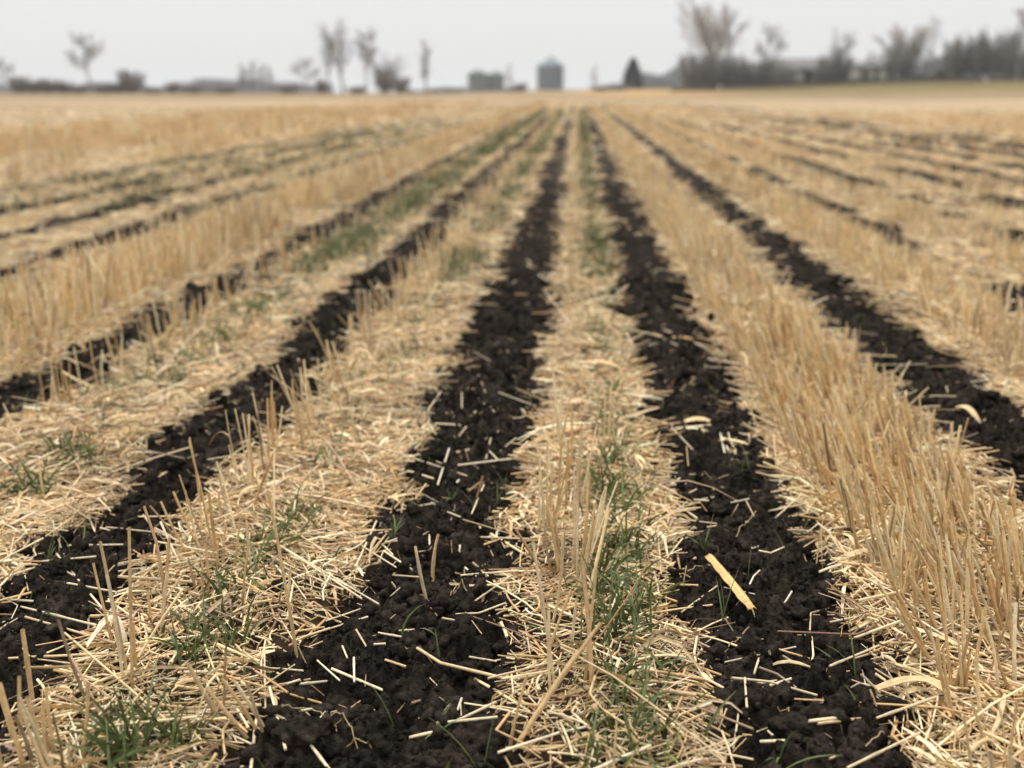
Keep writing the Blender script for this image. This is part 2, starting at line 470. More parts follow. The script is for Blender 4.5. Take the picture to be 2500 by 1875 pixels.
def lay(rng, x, y, L, rad, rise, R, kink=0.38, soilrest=False):
    """paths of straws lying on the field"""
    n = len(x)
    a = rng.uniform(0, np.pi, n)
    a = np.where(rng.random(n) < 0.5, 2.6 * np.pi * vnoise(x * 9, y * 9, 111) + rng.normal(0, 0.28, n), a)
    dx = np.cos(a) * L / 2; dy = np.sin(a) * L / 2
    x0, y0, x1, y1 = x - dx, y - dy, x + dx, y + dy
    h0, h1, hm = H(x0, y0), H(x1, y1), H(x, y)
    z0 = h0 + rise; z1 = h1 + rise + rng.normal(0, 0.10, n) * L
    z1 = np.maximum(z1, h1 + rad * 0.6)
    lift = np.maximum(0, hm - (z0 + z1) / 2 + rad * 0.5)
    z0 += lift; z1 += lift
    t = np.linspace(0, 1, R)[None, :]
    P = np.stack([x0[:, None] + (x1 - x0)[:, None] * t, y0[:, None] + (y1 - y0)[:, None] * t, z0[:, None] + (z1 - z0)[:, None] * t], -1)
    if R > 2:
        amt = np.where(rng.random(n) < kink, rng.normal(0, 0.16, n), rng.normal(0, 0.015, n)) * L
        k = rng.uniform(0.3, 0.7, n)[:, None]
        prof = np.minimum(t / k, (1 - t) / (1 - k))
        P[..., 0] += -np.sin(a)[:, None] * amt[:, None] * prof
        P[..., 1] += np.cos(a)[:, None] * amt[:, None] * prof
        P[..., 2] += np.abs(rng.normal(0, 0.02, n) * L)[:, None] * prof
    return P

def ringcol(rng, C, R, s=0.06):
    return np.clip(C[:, None, :] * (1 + rng.normal(0, s, (len(C), R, 1))), 0.02, 0.92)

def thick(x, y):
    """how deep the straw lies between the strips"""
    return 0.007 + 0.025 * np.clip(0.55 + 1.0 * fbm(x * 4.1, y * 4.1, 91, 3), 0, 1.3)

# ---- loose straw litter: nobody could count it
rng = np.random.default_rng(11)
parts = []
def litter(dens, y0, y1, wmul, Lmean, sides, R, leafy, onsoil):
    x, y = scatter(rng, dens, y0, y1)
    m = soilmask(x, y)
    dn = 0.70 + 0.5 * fbm(x * 2.0, y * 2.0, 92, 3)
    rowg = np.exp(-((x + 1.12) / 0.13) ** 2) + 0.8 * np.exp(-((x + 0.51) / 0.09) ** 2) + 0.8 * np.exp(-((x - 0.08) / 0.06) ** 2)
    k = rng.random(len(x)) < np.clip(dn, 0.15, 1) * np.where(m > 0.5, onsoil * 3.2 * np.clip(fbm(x * 11, y * 9, 121, 2) + 0.05, 0, 1), 1 - 0.75 * m) * (1 - (0.25 + 0.35 * sm((y - 4) / 3)) * np.clip(rowg, 0, 1))
    # the dense standing stubble leaves a little less room for litter
    x, y, m = x[k], y[k], m[k]
    n = len(x)
    L = np.clip(rng.lognormal(math.log(Lmean), 0.55, n), 0.012, 0.30) * np.where(m > 0.5, 0.6, 1)
    r = rng.normal(0.0013, 0.00042, n).clip(0.0006, 0.0026) * wmul
    rise = r + thick(x, y) * rng.random(n) ** 1.2 * np.where(m > 0.3, 0.05, 1)
    C = pick(rng, n, PW_LIT) * (1 + 0.34 * fbm(x * 8, y * 8, 112, 3))[:, None]
    lf = rng.random(n) < leafy
    s = ~lf
    P = lay(rng, x[s], y[s], L[s], r[s], rise[s], R)
    RR = np.repeat(r[s][:, None], R, 1) * (1 + rng.normal(0, 0.06, (s.sum(), R)))
    parts.append(tubes(P, RR, sides, rng, ringcol(rng, C[s], R), squash=rng.uniform(0.55, 1, s.sum())))
    if leafy > 0:
        P = lay(rng, x[lf], y[lf], L[lf] * 0.8, r[lf], rise[lf] + 0.002, 5, kink=0.8)
        n2 = lf.sum(); t = np.linspace(0, 1, 5)[None]
        P[..., 2] += (np.abs(rng.normal(0, 0.10, n2)) * L[lf])[:, None] * np.sin(t * np.pi * rng.uniform(0.6, 1.6, n2)[:, None]).clip(-0.2, 1)
        w = rng.uniform(0.0012, 0.0038, n2)[:, None] * wmul * (1 - 0.6 * np.abs(2 * t - 1) ** 2)
        Cl = C[lf] * rng.uniform(0.85, 1.12, (n2, 1)) * np.array([1.0, 0.97, 0.94])
        parts.append(ribbons(P, w, rng, ringcol(rng, Cl, 5), vee=rng.choice([-0.4, 0.4])))
litter(12000, 0.95, 2.3, 1.0, 0.050, 6, 4, 0.20, 0.008)
litter(8600, 2.3, 3.8, 1.1, 0.052, 5, 3, 0.12, 0.018)
litter(3600, 3.8, 7.0, 1.6, 0.062, 4, 3, 0.05, 0.025)
litter(700, 7.0, 14.0, 2.8, 0.10, 3, 2, 0.0, 0.03)
litter(110, 14.0, 40.0, 6.0, 0.16, 3, 2, 0.0, 0.015)
V, F, C = join(parts)
o = mesh_obj('straw_litter', V, F, M_STRAW, col=C)
tag(o, 'loose mat of pale cut straw covering the ground between the black strips', 'straw', kind='stuff')

# fine chaff and broken bits between the straws and on the soil
parts = []
rng = np.random.default_rng(12)
x, y = scatter(rng, 9000, 0.95, 3.2)
m = soilmask(x, y); k = rng.random(len(x)) < np.where(m > 0.5, 0.045, 0.9); x, y, m = x[k], y[k], m[k]; n = len(x)
L = rng.uniform(0.004, 0.022, n); r = rng.uniform(0.0006, 0.0014, n)
P = lay(rng, x, y, L, r, r + np.where(m > 0.3, 0.0, thick(x, y) * rng.random(n)), 2)
parts.append(tubes(P, np.repeat(r[:, None], 2, 1), 3, rng, ringcol(rng, pick(rng, n, PW_LIT) * 0.95, 2), squash=np.full(n, 0.6)))
V, F, C = join(parts)
o = mesh_obj('chaff', V, F, M_STRAW, col=C)
tag(o, 'fine broken chaff sprinkled over straw mat and soil', 'chaff', kind='stuff')

# ------------------------------------------------------------------ standing stubble
# rows or beds: (centre x, spread, per metre, height, lean x)
BEDS = [(0.61, 0.140, 290, 0.112, -0.32), (0.01, 0.030, 17, 0.16, -0.03), (-0.60, 0.045, 17, 0.15, -0.12), (-0.47, 0.04, 8, 0.11, 0.05),
        (-1.24, 0.05, 42, 0.13, 0.0), (-1.70, 0.17, 600, 0.172, 0.02), (1.30, 0.15, 340, 0.118, -0.14), (1.94, 0.16, 260, 0.105, -0.05),
        (-1.05, 0.08, 10, 0.09, 0.0), (0.48, 0.03, 30, 0.13, -0.30), (-0.61, 0.06, 42, 0.14, -0.02)]
def bed_pts(rng, y0, y1, f):
    out = []
    for cx, sg, pm, hh, ln in BEDS:
        n = int(pm * (y1 - y0) * f)
        y = rng.uniform(y0, y1, n)
        if cx == -0.61: y = np.maximum(y, 2.6 + rng.random(n) * 2)
        if sg > 0.1:
            x = cx + rng.uniform(-1, 1, n) * sg
            x = np.where(rng.random(n) < 0.65, cx + np.round((x - cx) / 0.095) * 0.095 + rng.normal(0, 0.016, n), x)
        else:
            x = cx + rng.normal(0, sg, n)
        d = fbm(x * 4, y * 2.2, 95, 2)
        k = (soilmask(x, y) < 0.35) & (d > -0.32) & (x > LFT * y - 0.6) & (x < RGT * y + 0.6)
        x, y = x[k], y[k]
        out.append((x, y, np.full(len(x), hh), np.full(len(x), ln)))
    return [np.concatenate(q) for q in zip(*out)]
def gen_pts(rng, y0, y1, dens):
    x, y = scatter(rng, dens, y0, y1, 0.6)
    k = ((x > 2.15) | (x < -4.3)) & (x > -9.7) & (soilmask(x, y) < 0.3)
    k &= ((soilmask(x - 0.22, y - 0.25) < 0.5) & (soilmask(x + 0.15, y + 0.15) < 0.5)) | (rng.random(len(x)) < 0.15)
    k |= (x > -4.3) & (x < -1.9) & (rng.random(len(x)) < 0.22) & (soilmask(x, y) < 0.3)
    k &= (fbm(x * 1.8, y * 0.5, 96, 3) > -0.08) & ((y < 33) | (x < 6))
    x, y = x[k], y[k]
    h = np.where(x < -4.3, 0.19, np.where(x < 0, 0.085, 0.105))
    return x, y, h, np.full(len(x), -0.03)

def stalks(rng, x, y, hh, ln, R, wmul, sides, parts):
    n = len(x)
    Lh = hh * np.clip(rng.normal(0.95, 0.2, n), 0.35, 1.5)
    th = np.abs(rng.normal(0, 0.19, n)) + np.where(rng.random(n) < 0.25, rng.uniform(0.25, 1.0, n), 0)
    az = rng.uniform(0, 2 * np.pi, n)
    tx = np.sin(th) * np.cos(az) + ln + 0.10 * fbm(x * 6, y * 6, 97, 2); ty = np.sin(th) * np.sin(az) - 0.07
    tz = np.sqrt(np.clip(1 - tx ** 2 - ty ** 2, 0.1, 1))
    t = np.linspace(0, 1, R)[None, :, None]
    base = np.stack([x, y, H(x, y) - 0.005], -1)
    d = np.stack([tx, ty, tz], -1) * Lh[:, None]
    P = base[:, None] + d[:, None] * t
    if R > 2:
        bend = rng.normal(0, 0.035, (n, 1, 3)) * Lh[:, None, None]
        P = P + bend * (t * (2 - t) - t) * 2
        r = rng.normal(0.0018, 0.0004, n).clip(0.0010, 0.0028)[:, None] * wmul * (1.1 - 0.18 * t[..., 0])
    else:
        r = rng.normal(0.0018, 0.0004, n).clip(0.0010, 0.0028)[:, None] * wmul * np.ones((1, 2))
    C = ringcol(rng, pick(rng, n, PW_STB), R, 0.05)
    if R == 4:                                  # joints and torn leaf sheaths show on the near stalks
        kn = rng.random(n) < 0.6; ri = rng.integers(1, 3, n); ii = np.where(kn)[0]
        r[ii, ri[ii]] *= 1.22; C[ii, ri[ii]] *= 0.72
        lf = np.where(rng.random(n) < 0.30)[0]; m_ = len(lf); tt = np.linspace(0, 1, 5)[None, :, None]
        b0 = P[lf, ri[lf]]; az2 = rng.uniform(0, 2 * np.pi, m_); ll = rng.uniform(0.02, 0.075, m_)[:, None, None]
        hd = np.stack([np.cos(az2), np.sin(az2), np.zeros(m_)], -1)[:, None]; k_ = rng.uniform(0.2, 1.6, m_)[:, None, None]
        Q = b0[:, None] + hd * ll * tt * 0.8 + np.array([0, 0, 1.0]) * ll * (0.7 * tt - k_ * tt ** 2)
        parts.append(ribbons(Q, rng.uniform(0.0012, 0.0028, m_)[:, None] * (1 - 0.75 * tt[..., 0] ** 2), rng, ringcol(rng, pick(rng, m_, PW_LIT), 5, 0.06), vee=0.4))
    C = C * (1 + 0.30 * fbm(x * 7, y * 7, 113, 2))[:, None, None]
    parts.append(tubes(P, r, sides, rng, C))

rng = np.random.default_rng(21)
NEAR_CLUMPS = []                                # the plants that show largest become things of their own (below)
parts = []
q = bed_pts(rng, 0.95, 3.4, 1.0)
stalks(rng, *q, 4, 1.0, 6, parts)
q = bed_pts(rng, 3.4, 8.0, 0.75)
stalks(rng, *q, 3, 1.3, 4, parts)
q = gen_pts(rng, 3.4, 8.0, 700); stalks(rng, *q, 3, 1.4, 4, parts)
q = bed_pts(rng, 8.0, 16.0, 0.34); stalks(rng, *q, 2, 2.4, 3, parts)
q = gen_pts(rng, 8.0, 16.0, 260); stalks(rng, *q, 2, 2.4, 3, parts)
q = bed_pts(rng, 16.0, 34.0, 0.12); stalks(rng, *q, 2, 5, 3, parts)
q = gen_pts(rng, 16.0, 34.0, 60); stalks(rng, *q, 2, 5, 3, parts)
q = bed_pts(rng, 34.0, 54.0, 0.05); stalks(rng, *q, 2, 10, 3, parts)
q = gen_pts(rng, 34.0, 54.0, 14); stalks(rng, *q, 2, 10, 3, parts)
V, F, C = join(parts)
o = mesh_obj('stubble', V, F, M_STRAW, col=C)
tag(o, 'standing golden wheat stubble in dense beds beside the black strips', 'stubble', kind='stuff')

# ------------------------------------------------------------------ green regrowth
def blades(rng, x, y, L, w, R=6, out=None, C=None):
    n = len(x)
    az = rng.uniform(0, 2 * np.pi, n)
    e0 = rng.uniform(0.75, 1.5, n); e1 = e0 - rng.uniform(0.1, 1.5, n)
    t = np.linspace(0, 1, R)
    el = e0[:, None] + (e1 - e0)[:, None] * t[None]
    st = L[:, None] / (R - 1)
    hx = np.concatenate([np.zeros((n, 1)), np.cumsum(np.cos(el[:, :-1]) * st, 1)], 1)
    hz = np.concatenate([np.zeros((n, 1)), np.cumsum(np.sin(el[:, :-1]) * st, 1)], 1)
    P = np.stack([x[:, None] + hx * np.cos(az)[:, None], y[:, None] + hx * np.sin(az)[:, None], H(x, y)[:, None] + hz], -1)
    wid = w[:, None] * np.clip(1.05 - t[None] ** 2.2, 0.04, 1)
    if C is None:
        C = np.array([(0.088, 0.118, 0.040)]) * rng.uniform(0.7, 1.45, (n, 1)) + np.array([(0.03, 0.03, 0.0)]) * (rng.random((n, 1)) < 0.2) * rng.random((n, 1)) * 2
    Cr = np.repeat(C[:, None], R, 1); dry = (rng.random(n) < 0.4)[:, None, None] * rng.uniform(0.2, 0.9, (n, 1, 1)) * (t ** 2.5)[None, :, None]
    Cr = Cr * (1 - dry) + np.array([0.26, 0.21, 0.085]) * dry
    return ribbons(P, wid, rng, Cr, vee=0.35)
ROWS = [(0.085, 0.038, 1.15), (-0.49, 0.05, 1.0), (-1.10, 0.08, 2.1)]
rng = np.random.default_rng(31)
parts = []
def row_grass(y0, y1, per_m, L, w, R):
    for rx, sg, k in ROWS:
        n = int(per_m * k * (y1 - y0))
        y = rng.uniform(y0, y1, n); dnoise = fbm(y * 2.4, y * 0 + rx * 9, 98, 2)
        x = rx + rng.normal(0, sg, n)
        keep = (dnoise + rng.normal(0, 0.25, n) > -0.06) & (soilmask(x, y) < 0.5) & (x > LFT * y - 0.3)
        x, y = x[keep], y[keep]
        parts.append(blades(rng, x, y, rng.uniform(0.5, 1.3, len(x)) * L, rng.uniform(0.6, 1.2, len(x)) * w, R, C=None if y0 < 4 else np.array([(0.118, 0.130, 0.050)]) * rng.uniform(0.7, 1.4, (len(x), 1))))
row_grass(0.95, 4.5, 210, 0.062, 0.0021, 5)
row_grass(4.5, 12, 330, 0.080, 0.0042, 4)
row_grass(12, 38, 200, 0.09, 0.009, 3)
# thin scattered seedlings everywhere
x, y = scatter(rng, 55, 0.95, 4.0); parts.append(blades(rng, x, y, rng.uniform(0.02, 0.07, len(x)), rng.uniform(0.0008, 0.0018, len(x)), 5))
x, y = scatter(rng, 200, 4, 24); k = (x < -2.3) & (x > -4.2) & (fbm(x * 3.4, y * 0.8, 99, 2) > 0); x, y = x[k], y[k]
parts.append(blades(rng, x, y, rng.uniform(0.05, 0.1, len(x)), rng.uniform(0.003, 0.007, len(x)), 3, C=np.array([(0.105, 0.12, 0.05)]) * rng.uniform(0.7, 1.4, (len(x), 1))))
V, F, C = join(parts)
o = mesh_obj('grass', V, F, M_GRASS, col=C)
tag(o, 'thin green volunteer grass growing through the straw along the rows', 'grass', kind='stuff')

# ------------------------------------------------------------------ black soil: crumbs (stuff) and clods (things)
def ico(sub):
    import bmesh
    bm = bmesh.new(); bmesh.ops.create_icosphere(bm, subdivisions=sub, radius=1)
    V = np.array([v.co[:] for v in bm.verts]); F = np.array([[v.index for v in f.verts] for f in bm.faces]); bm.free()
    return V, F
ICO = {s: ico(s) for s in (1, 2, 4)}
def rough_ball(V, seed, amp, f):
    n = fbm(V[:, 0] * f + seed * 3.1 + V[:, 2] * f * 0.7, V[:, 1] * f - V[:, 2] * f * 0.6 + seed, 7, 4)
    n2, n3, _ = worley(V[:, 0] * f * 1.1 + V[:, 2] * 1.7 + seed, V[:, 1] * f * 1.1 - V[:, 2] * 1.3 + seed * 2.0, 9)
    return V * (1 + amp * n + amp * 0.7 * (0.5 - n2))[:, None]
rng = np.random.default_rng(41)
cv, cf = [], []; off = 0
for sub, dens, s0, s1, y1 in ((1, 11000, 0.0012, 0.0050, 2.8), (2, 1700, 0.003, 0.015, 4.5)):
    x, y = scatter(rng, dens, 0.95, y1); m = soilmask(x, y); k = m > 0.45; x, y = x[k], y[k]; n = len(x)
    bv, bf = ICO[sub]
    sz = s0 + (s1 - s0) * rng.random(n) ** 3.0
    sc = rng.uniform(0.6, 1.15, (n, 1, 3)) * sz[:, None, None]
    v_ = bv[None] * (1 + rng.normal(0, 0.26, (n, len(bv), 1))) * sc
    v_ = v_ + np.stack([x, y, H(x, y) + sz * 0.35], -1)[:, None]
    cv.append(v_.reshape(-1, 3)); cf.append((bf[None] + (np.arange(n) * len(bv))[:, None, None] + off).reshape(-1, 3)); off += n * len(bv)
o = mesh_obj('soil_crumbs', np.concatenate(cv), np.concatenate(cf), M_SOIL, smooth=False)
tag(o, 'loose black soil crumbs strewn over the tilled strips', 'soil crumbs', kind='stuff')

ORD = ['nearest', 'second nearest', 'third nearest', 'fourth nearest', 'fifth nearest', 'sixth nearest', 'seventh nearest', 'eighth nearest', 'ninth nearest', 'tenth nearest',
       'eleventh nearest', 'twelfth nearest', 'thirteenth nearest', 'fourteenth nearest', 'fifteenth nearest', 'sixteenth nearest']
def px_of(x, y, z=0.0):
    v_ = CM.inverted() @ Vector((x, y, z))
    return W0 / 2 + FPX * v_.x / -v_.z, H0 / 2 - FPX * v_.y / -v_.z
def place_words(x, y):
    px, py = px_of(x, y)
    d = [(abs(x - s[0]) - s[1] * 1.15, i) for i, s in enumerate(STRIPS[:6])]
    best = min(d)
    names = {0: 'left-centre soil strip', 1: 'right-centre soil strip', 2: 'outer left soil strip', 3: 'outer right soil strip', 4: 'farthest left soil strip', 5: 'farthest right soil strip'}
    if best[0] < 0.03:
        s = STRIPS[best[1]][0]
        side = 'left edge of' if x < s - 0.055 else 'right edge of' if x > s + 0.055 else 'middle of'
        w = side + ' ' + names[best[1]]
    elif x < -1.42: w = 'tall stubble beyond farthest left strip'
    elif x < -0.82: w = 'grassy mat between two left strips'
    elif x < -0.23: w = 'straw mat left of left-centre strip'
    elif x < 0.29: w = 'central straw mat between black strips'
    elif x < 0.97: w = 'dense stubble right of right-centre strip'
    else: w = 'stubble beyond outer right strip'
    band = 'bottom edge' if py > 1720 else 'foreground' if py > 1420 else 'mid-foreground' if py > 1150 else 'middle distance' if py > 800 else 'far off'
    return w, band, py
PENDING = []                                   # (object, words in front, place, band, depth) -> labels made unique at the end
def want(o, front, x, y, cat, group):
    w, band, py = place_words(x, y)
    o['category'] = cat; o['group'] = group
    PENDING.append((o, front, w, band, y))
def settle():
    from collections import defaultdict
    g_ = defaultdict(list)
    for p in PENDING: g_[f'{p[1]}, {p[3]}, {p[2]}'].append(p)
    for lab, ps in g_.items():
        ps.sort(key=lambda p: p[4])
        for i, p in enumerate(ps):
            if len(ps) == 1: p[0]['label'] = lab
            else: p[0]['label'] = f'{ORD[min(i, len(ORD) - 1)]} {lab}'

rng = np.random.default_rng(42)
def clod(x, y, s, seed):
    bv, bf = ICO[4]
    v_ = rough_ball(bv, seed, 0.42, 1.6); v_ = v_ * (1 + 0.22 * fbm(bv[:, 0] * 5 + bv[:, 2] * 3.1 + seed, bv[:, 1] * 5 - bv[:, 2] * 2.7, 8, 4))[:, None]; w1, w2, _ = worley(bv[:, 0] * 4 + bv[:, 2] * 2.3 + seed, bv[:, 1] * 4 - bv[:, 2] * 2.9, 5); v_ = v_ * (0.86 + 0.28 * np.clip(w2 - w1, 0, 0.6))[:, None]
    v_ = v_ * np.array([rng.uniform(0.85, 1.3), rng.uniform(0.8, 1.1), rng.uniform(0.55, 0.8)]) * s
    z = float(H(np.array([x]), np.array([y]))[0])
    o = mesh_obj('soil_clod', v_, bf, M_SOIL); o.location = (x, y, z + s * 0.10); o.rotation_euler = (0, 0, rng.uniform(0, 6.28))
    big = 'large lumpy' if s > 0.024 else 'fist-shaped' if s > 0.017 else 'small rounded'
    want(o, f'{big} black soil clod', x, y, 'clod', 'soil clods on the tilled strips')
for i, (px, py, s) in enumerate([(690, 1430, 0.026), (760, 1610, 0.022), (1080, 1590, 0.034), (1005, 1560, 0.022), (1235, 1465, 0.026), (1130, 1520, 0.02), (960, 1720, 0.024),
        (1190, 1770, 0.028), (730, 1790, 0.03), (860, 1520, 0.016), (905, 1690, 0.018), (1770, 1560, 0.022), (2180, 1720, 0.034), (2230, 1500, 0.026), (1900, 1420, 0.018),
        (1990, 1610, 0.024), (2050, 1560, 0.02), (1830, 1330, 0.026), (1930, 1350, 0.022), (2080, 1300, 0.022), (1760, 1240, 0.02), (1850, 1160, 0.02), (1700, 1260, 0.022),
        (2060, 1745, 0.024), (1930, 1790, 0.026), (2110, 1450, 0.018), (1680, 1800, 0.02), (2310, 1560, 0.02), (1000, 1340, 0.018), (940, 1270, 0.022), (1090, 1180, 0.022),
        (1010, 1050, 0.026), (1140, 1240, 0.018), (90, 1310, 0.022), (210, 1330, 0.028), (150, 1400, 0.02), (430, 1120, 0.024), (520, 1060, 0.022), (590, 980, 0.03),
        (40, 1430, 0.022), (330, 1230, 0.02), (2400, 1090, 0.026), (2460, 1160, 0.022), (2330, 1020, 0.02), (1620, 1090, 0.02), (1240, 1300, 0.016), (1180, 1390, 0.016), (2190, 1600, 0.022)]):
    if i % 4 == 2: continue
    x, y = gp(px, py); clod(x, y, s * 0.9, i * 1.7)

# ------------------------------------------------------------------ single straws lying in view
def straw_thing(p0, p1, r, col, mid=None, R=9, node=None, name='straw', drop=True, label=None, rng=rng):
    """p0, p1 in metres (x, y); rests on what is under it"""
    t = np.linspace(0, 1, R)
    x = p0[0] + (p1[0] - p0[0]) * t; y = p0[1] + (p1[1] - p0[1]) * t
    if mid is not None:
        k = 0.5; w = np.minimum(t / k, (1 - t) / (1 - k))
        x = x + (mid[0] - (p0[0] + p1[0]) / 2) * w; y = y + (mid[1] - (p0[1] + p1[1]) / 2) * w
    h = H(x, y); m = soilmask(x, y)
    h = h + (1 - m) * thick(x, y) * 0.9
    a = np.polyfit(t, h, 1); line = a[0] * t + a[1]
    z = line + max(0.0, float(np.max(h - line))) * 0.95 + r * 0.9
    P = np.stack([x, y, z], -1)
    c = P.mean(0)
    rad = np.full(R, r) * (1 + rng.normal(0, 0.03, R))
    if node is not None: rad[int(node * (R - 1))] *= 1.4
    Cc = np.clip(np.array(col)[None, None] * (1 + rng.normal(0, 0.05, (1, R, 1))), 0, 0.92)
    if node is not None: Cc[0, int(node * (R - 1))] *= 0.7
    V, F, C = tubes((P - c)[None], rad[None], 7, rng, Cc, squash=np.array([rng.uniform(0.75, 1)]))
    o = mesh_obj(name, V, F, M_STRAW, col=C); o.location = c
    L = math.hypot(p1[0] - p0[0], p1[1] - p0[1])
    if label: tag(o, label, 'straw', 'loose straws in view'); return o
    q0 = px_of(*p0); q1 = px_of(*p1)
    dx, dy = q1[0] - q0[0], -(q1[1] - q0[1])
    if dx < 0: dx, dy = -dx, -dy
    an = math.degrees(math.atan2(dy, dx))
    ori = 'lying level' if abs(an) < 14 else 'slanting up-right' if 14 <= an < 65 else 'slanting up-left' if -65 < an <= -14 else 'pointing away'
    ln = 'long' if L > 0.13 else 'short' if L > 0.045 else 'stubby'
    lum = sum(col) / 3
    cn = 'whitish' if lum > 0.60 else 'pale' if lum > 0.46 else 'golden' if lum > 0.33 else 'brown'
    bent = ' bent' if mid is not None else ''
    want(o, f'{ln}{bent} {cn} straw {ori}', c[0], c[1], 'straw', 'loose straws in view')
    return o
PALE, WHT, GLD, BRN = (0.74, 0.61, 0.39), (0.80, 0.71, 0.51), (0.60, 0.44, 0.24), (0.30, 0.22, 0.15)
def crop5(a): return (600 + a[0] / 2.458, 1200 + a[1] / 2.458)
def crop4(a): return (a[0] / 2.458, 1200 + a[1] / 2.458)
def crop6(a): return (1600 + a[0] / 2.458, 1200 + a[1] / 2.458)
def crop9(a): return (900 + a[0] / 2.765, 800 + a[1] / 2.765)
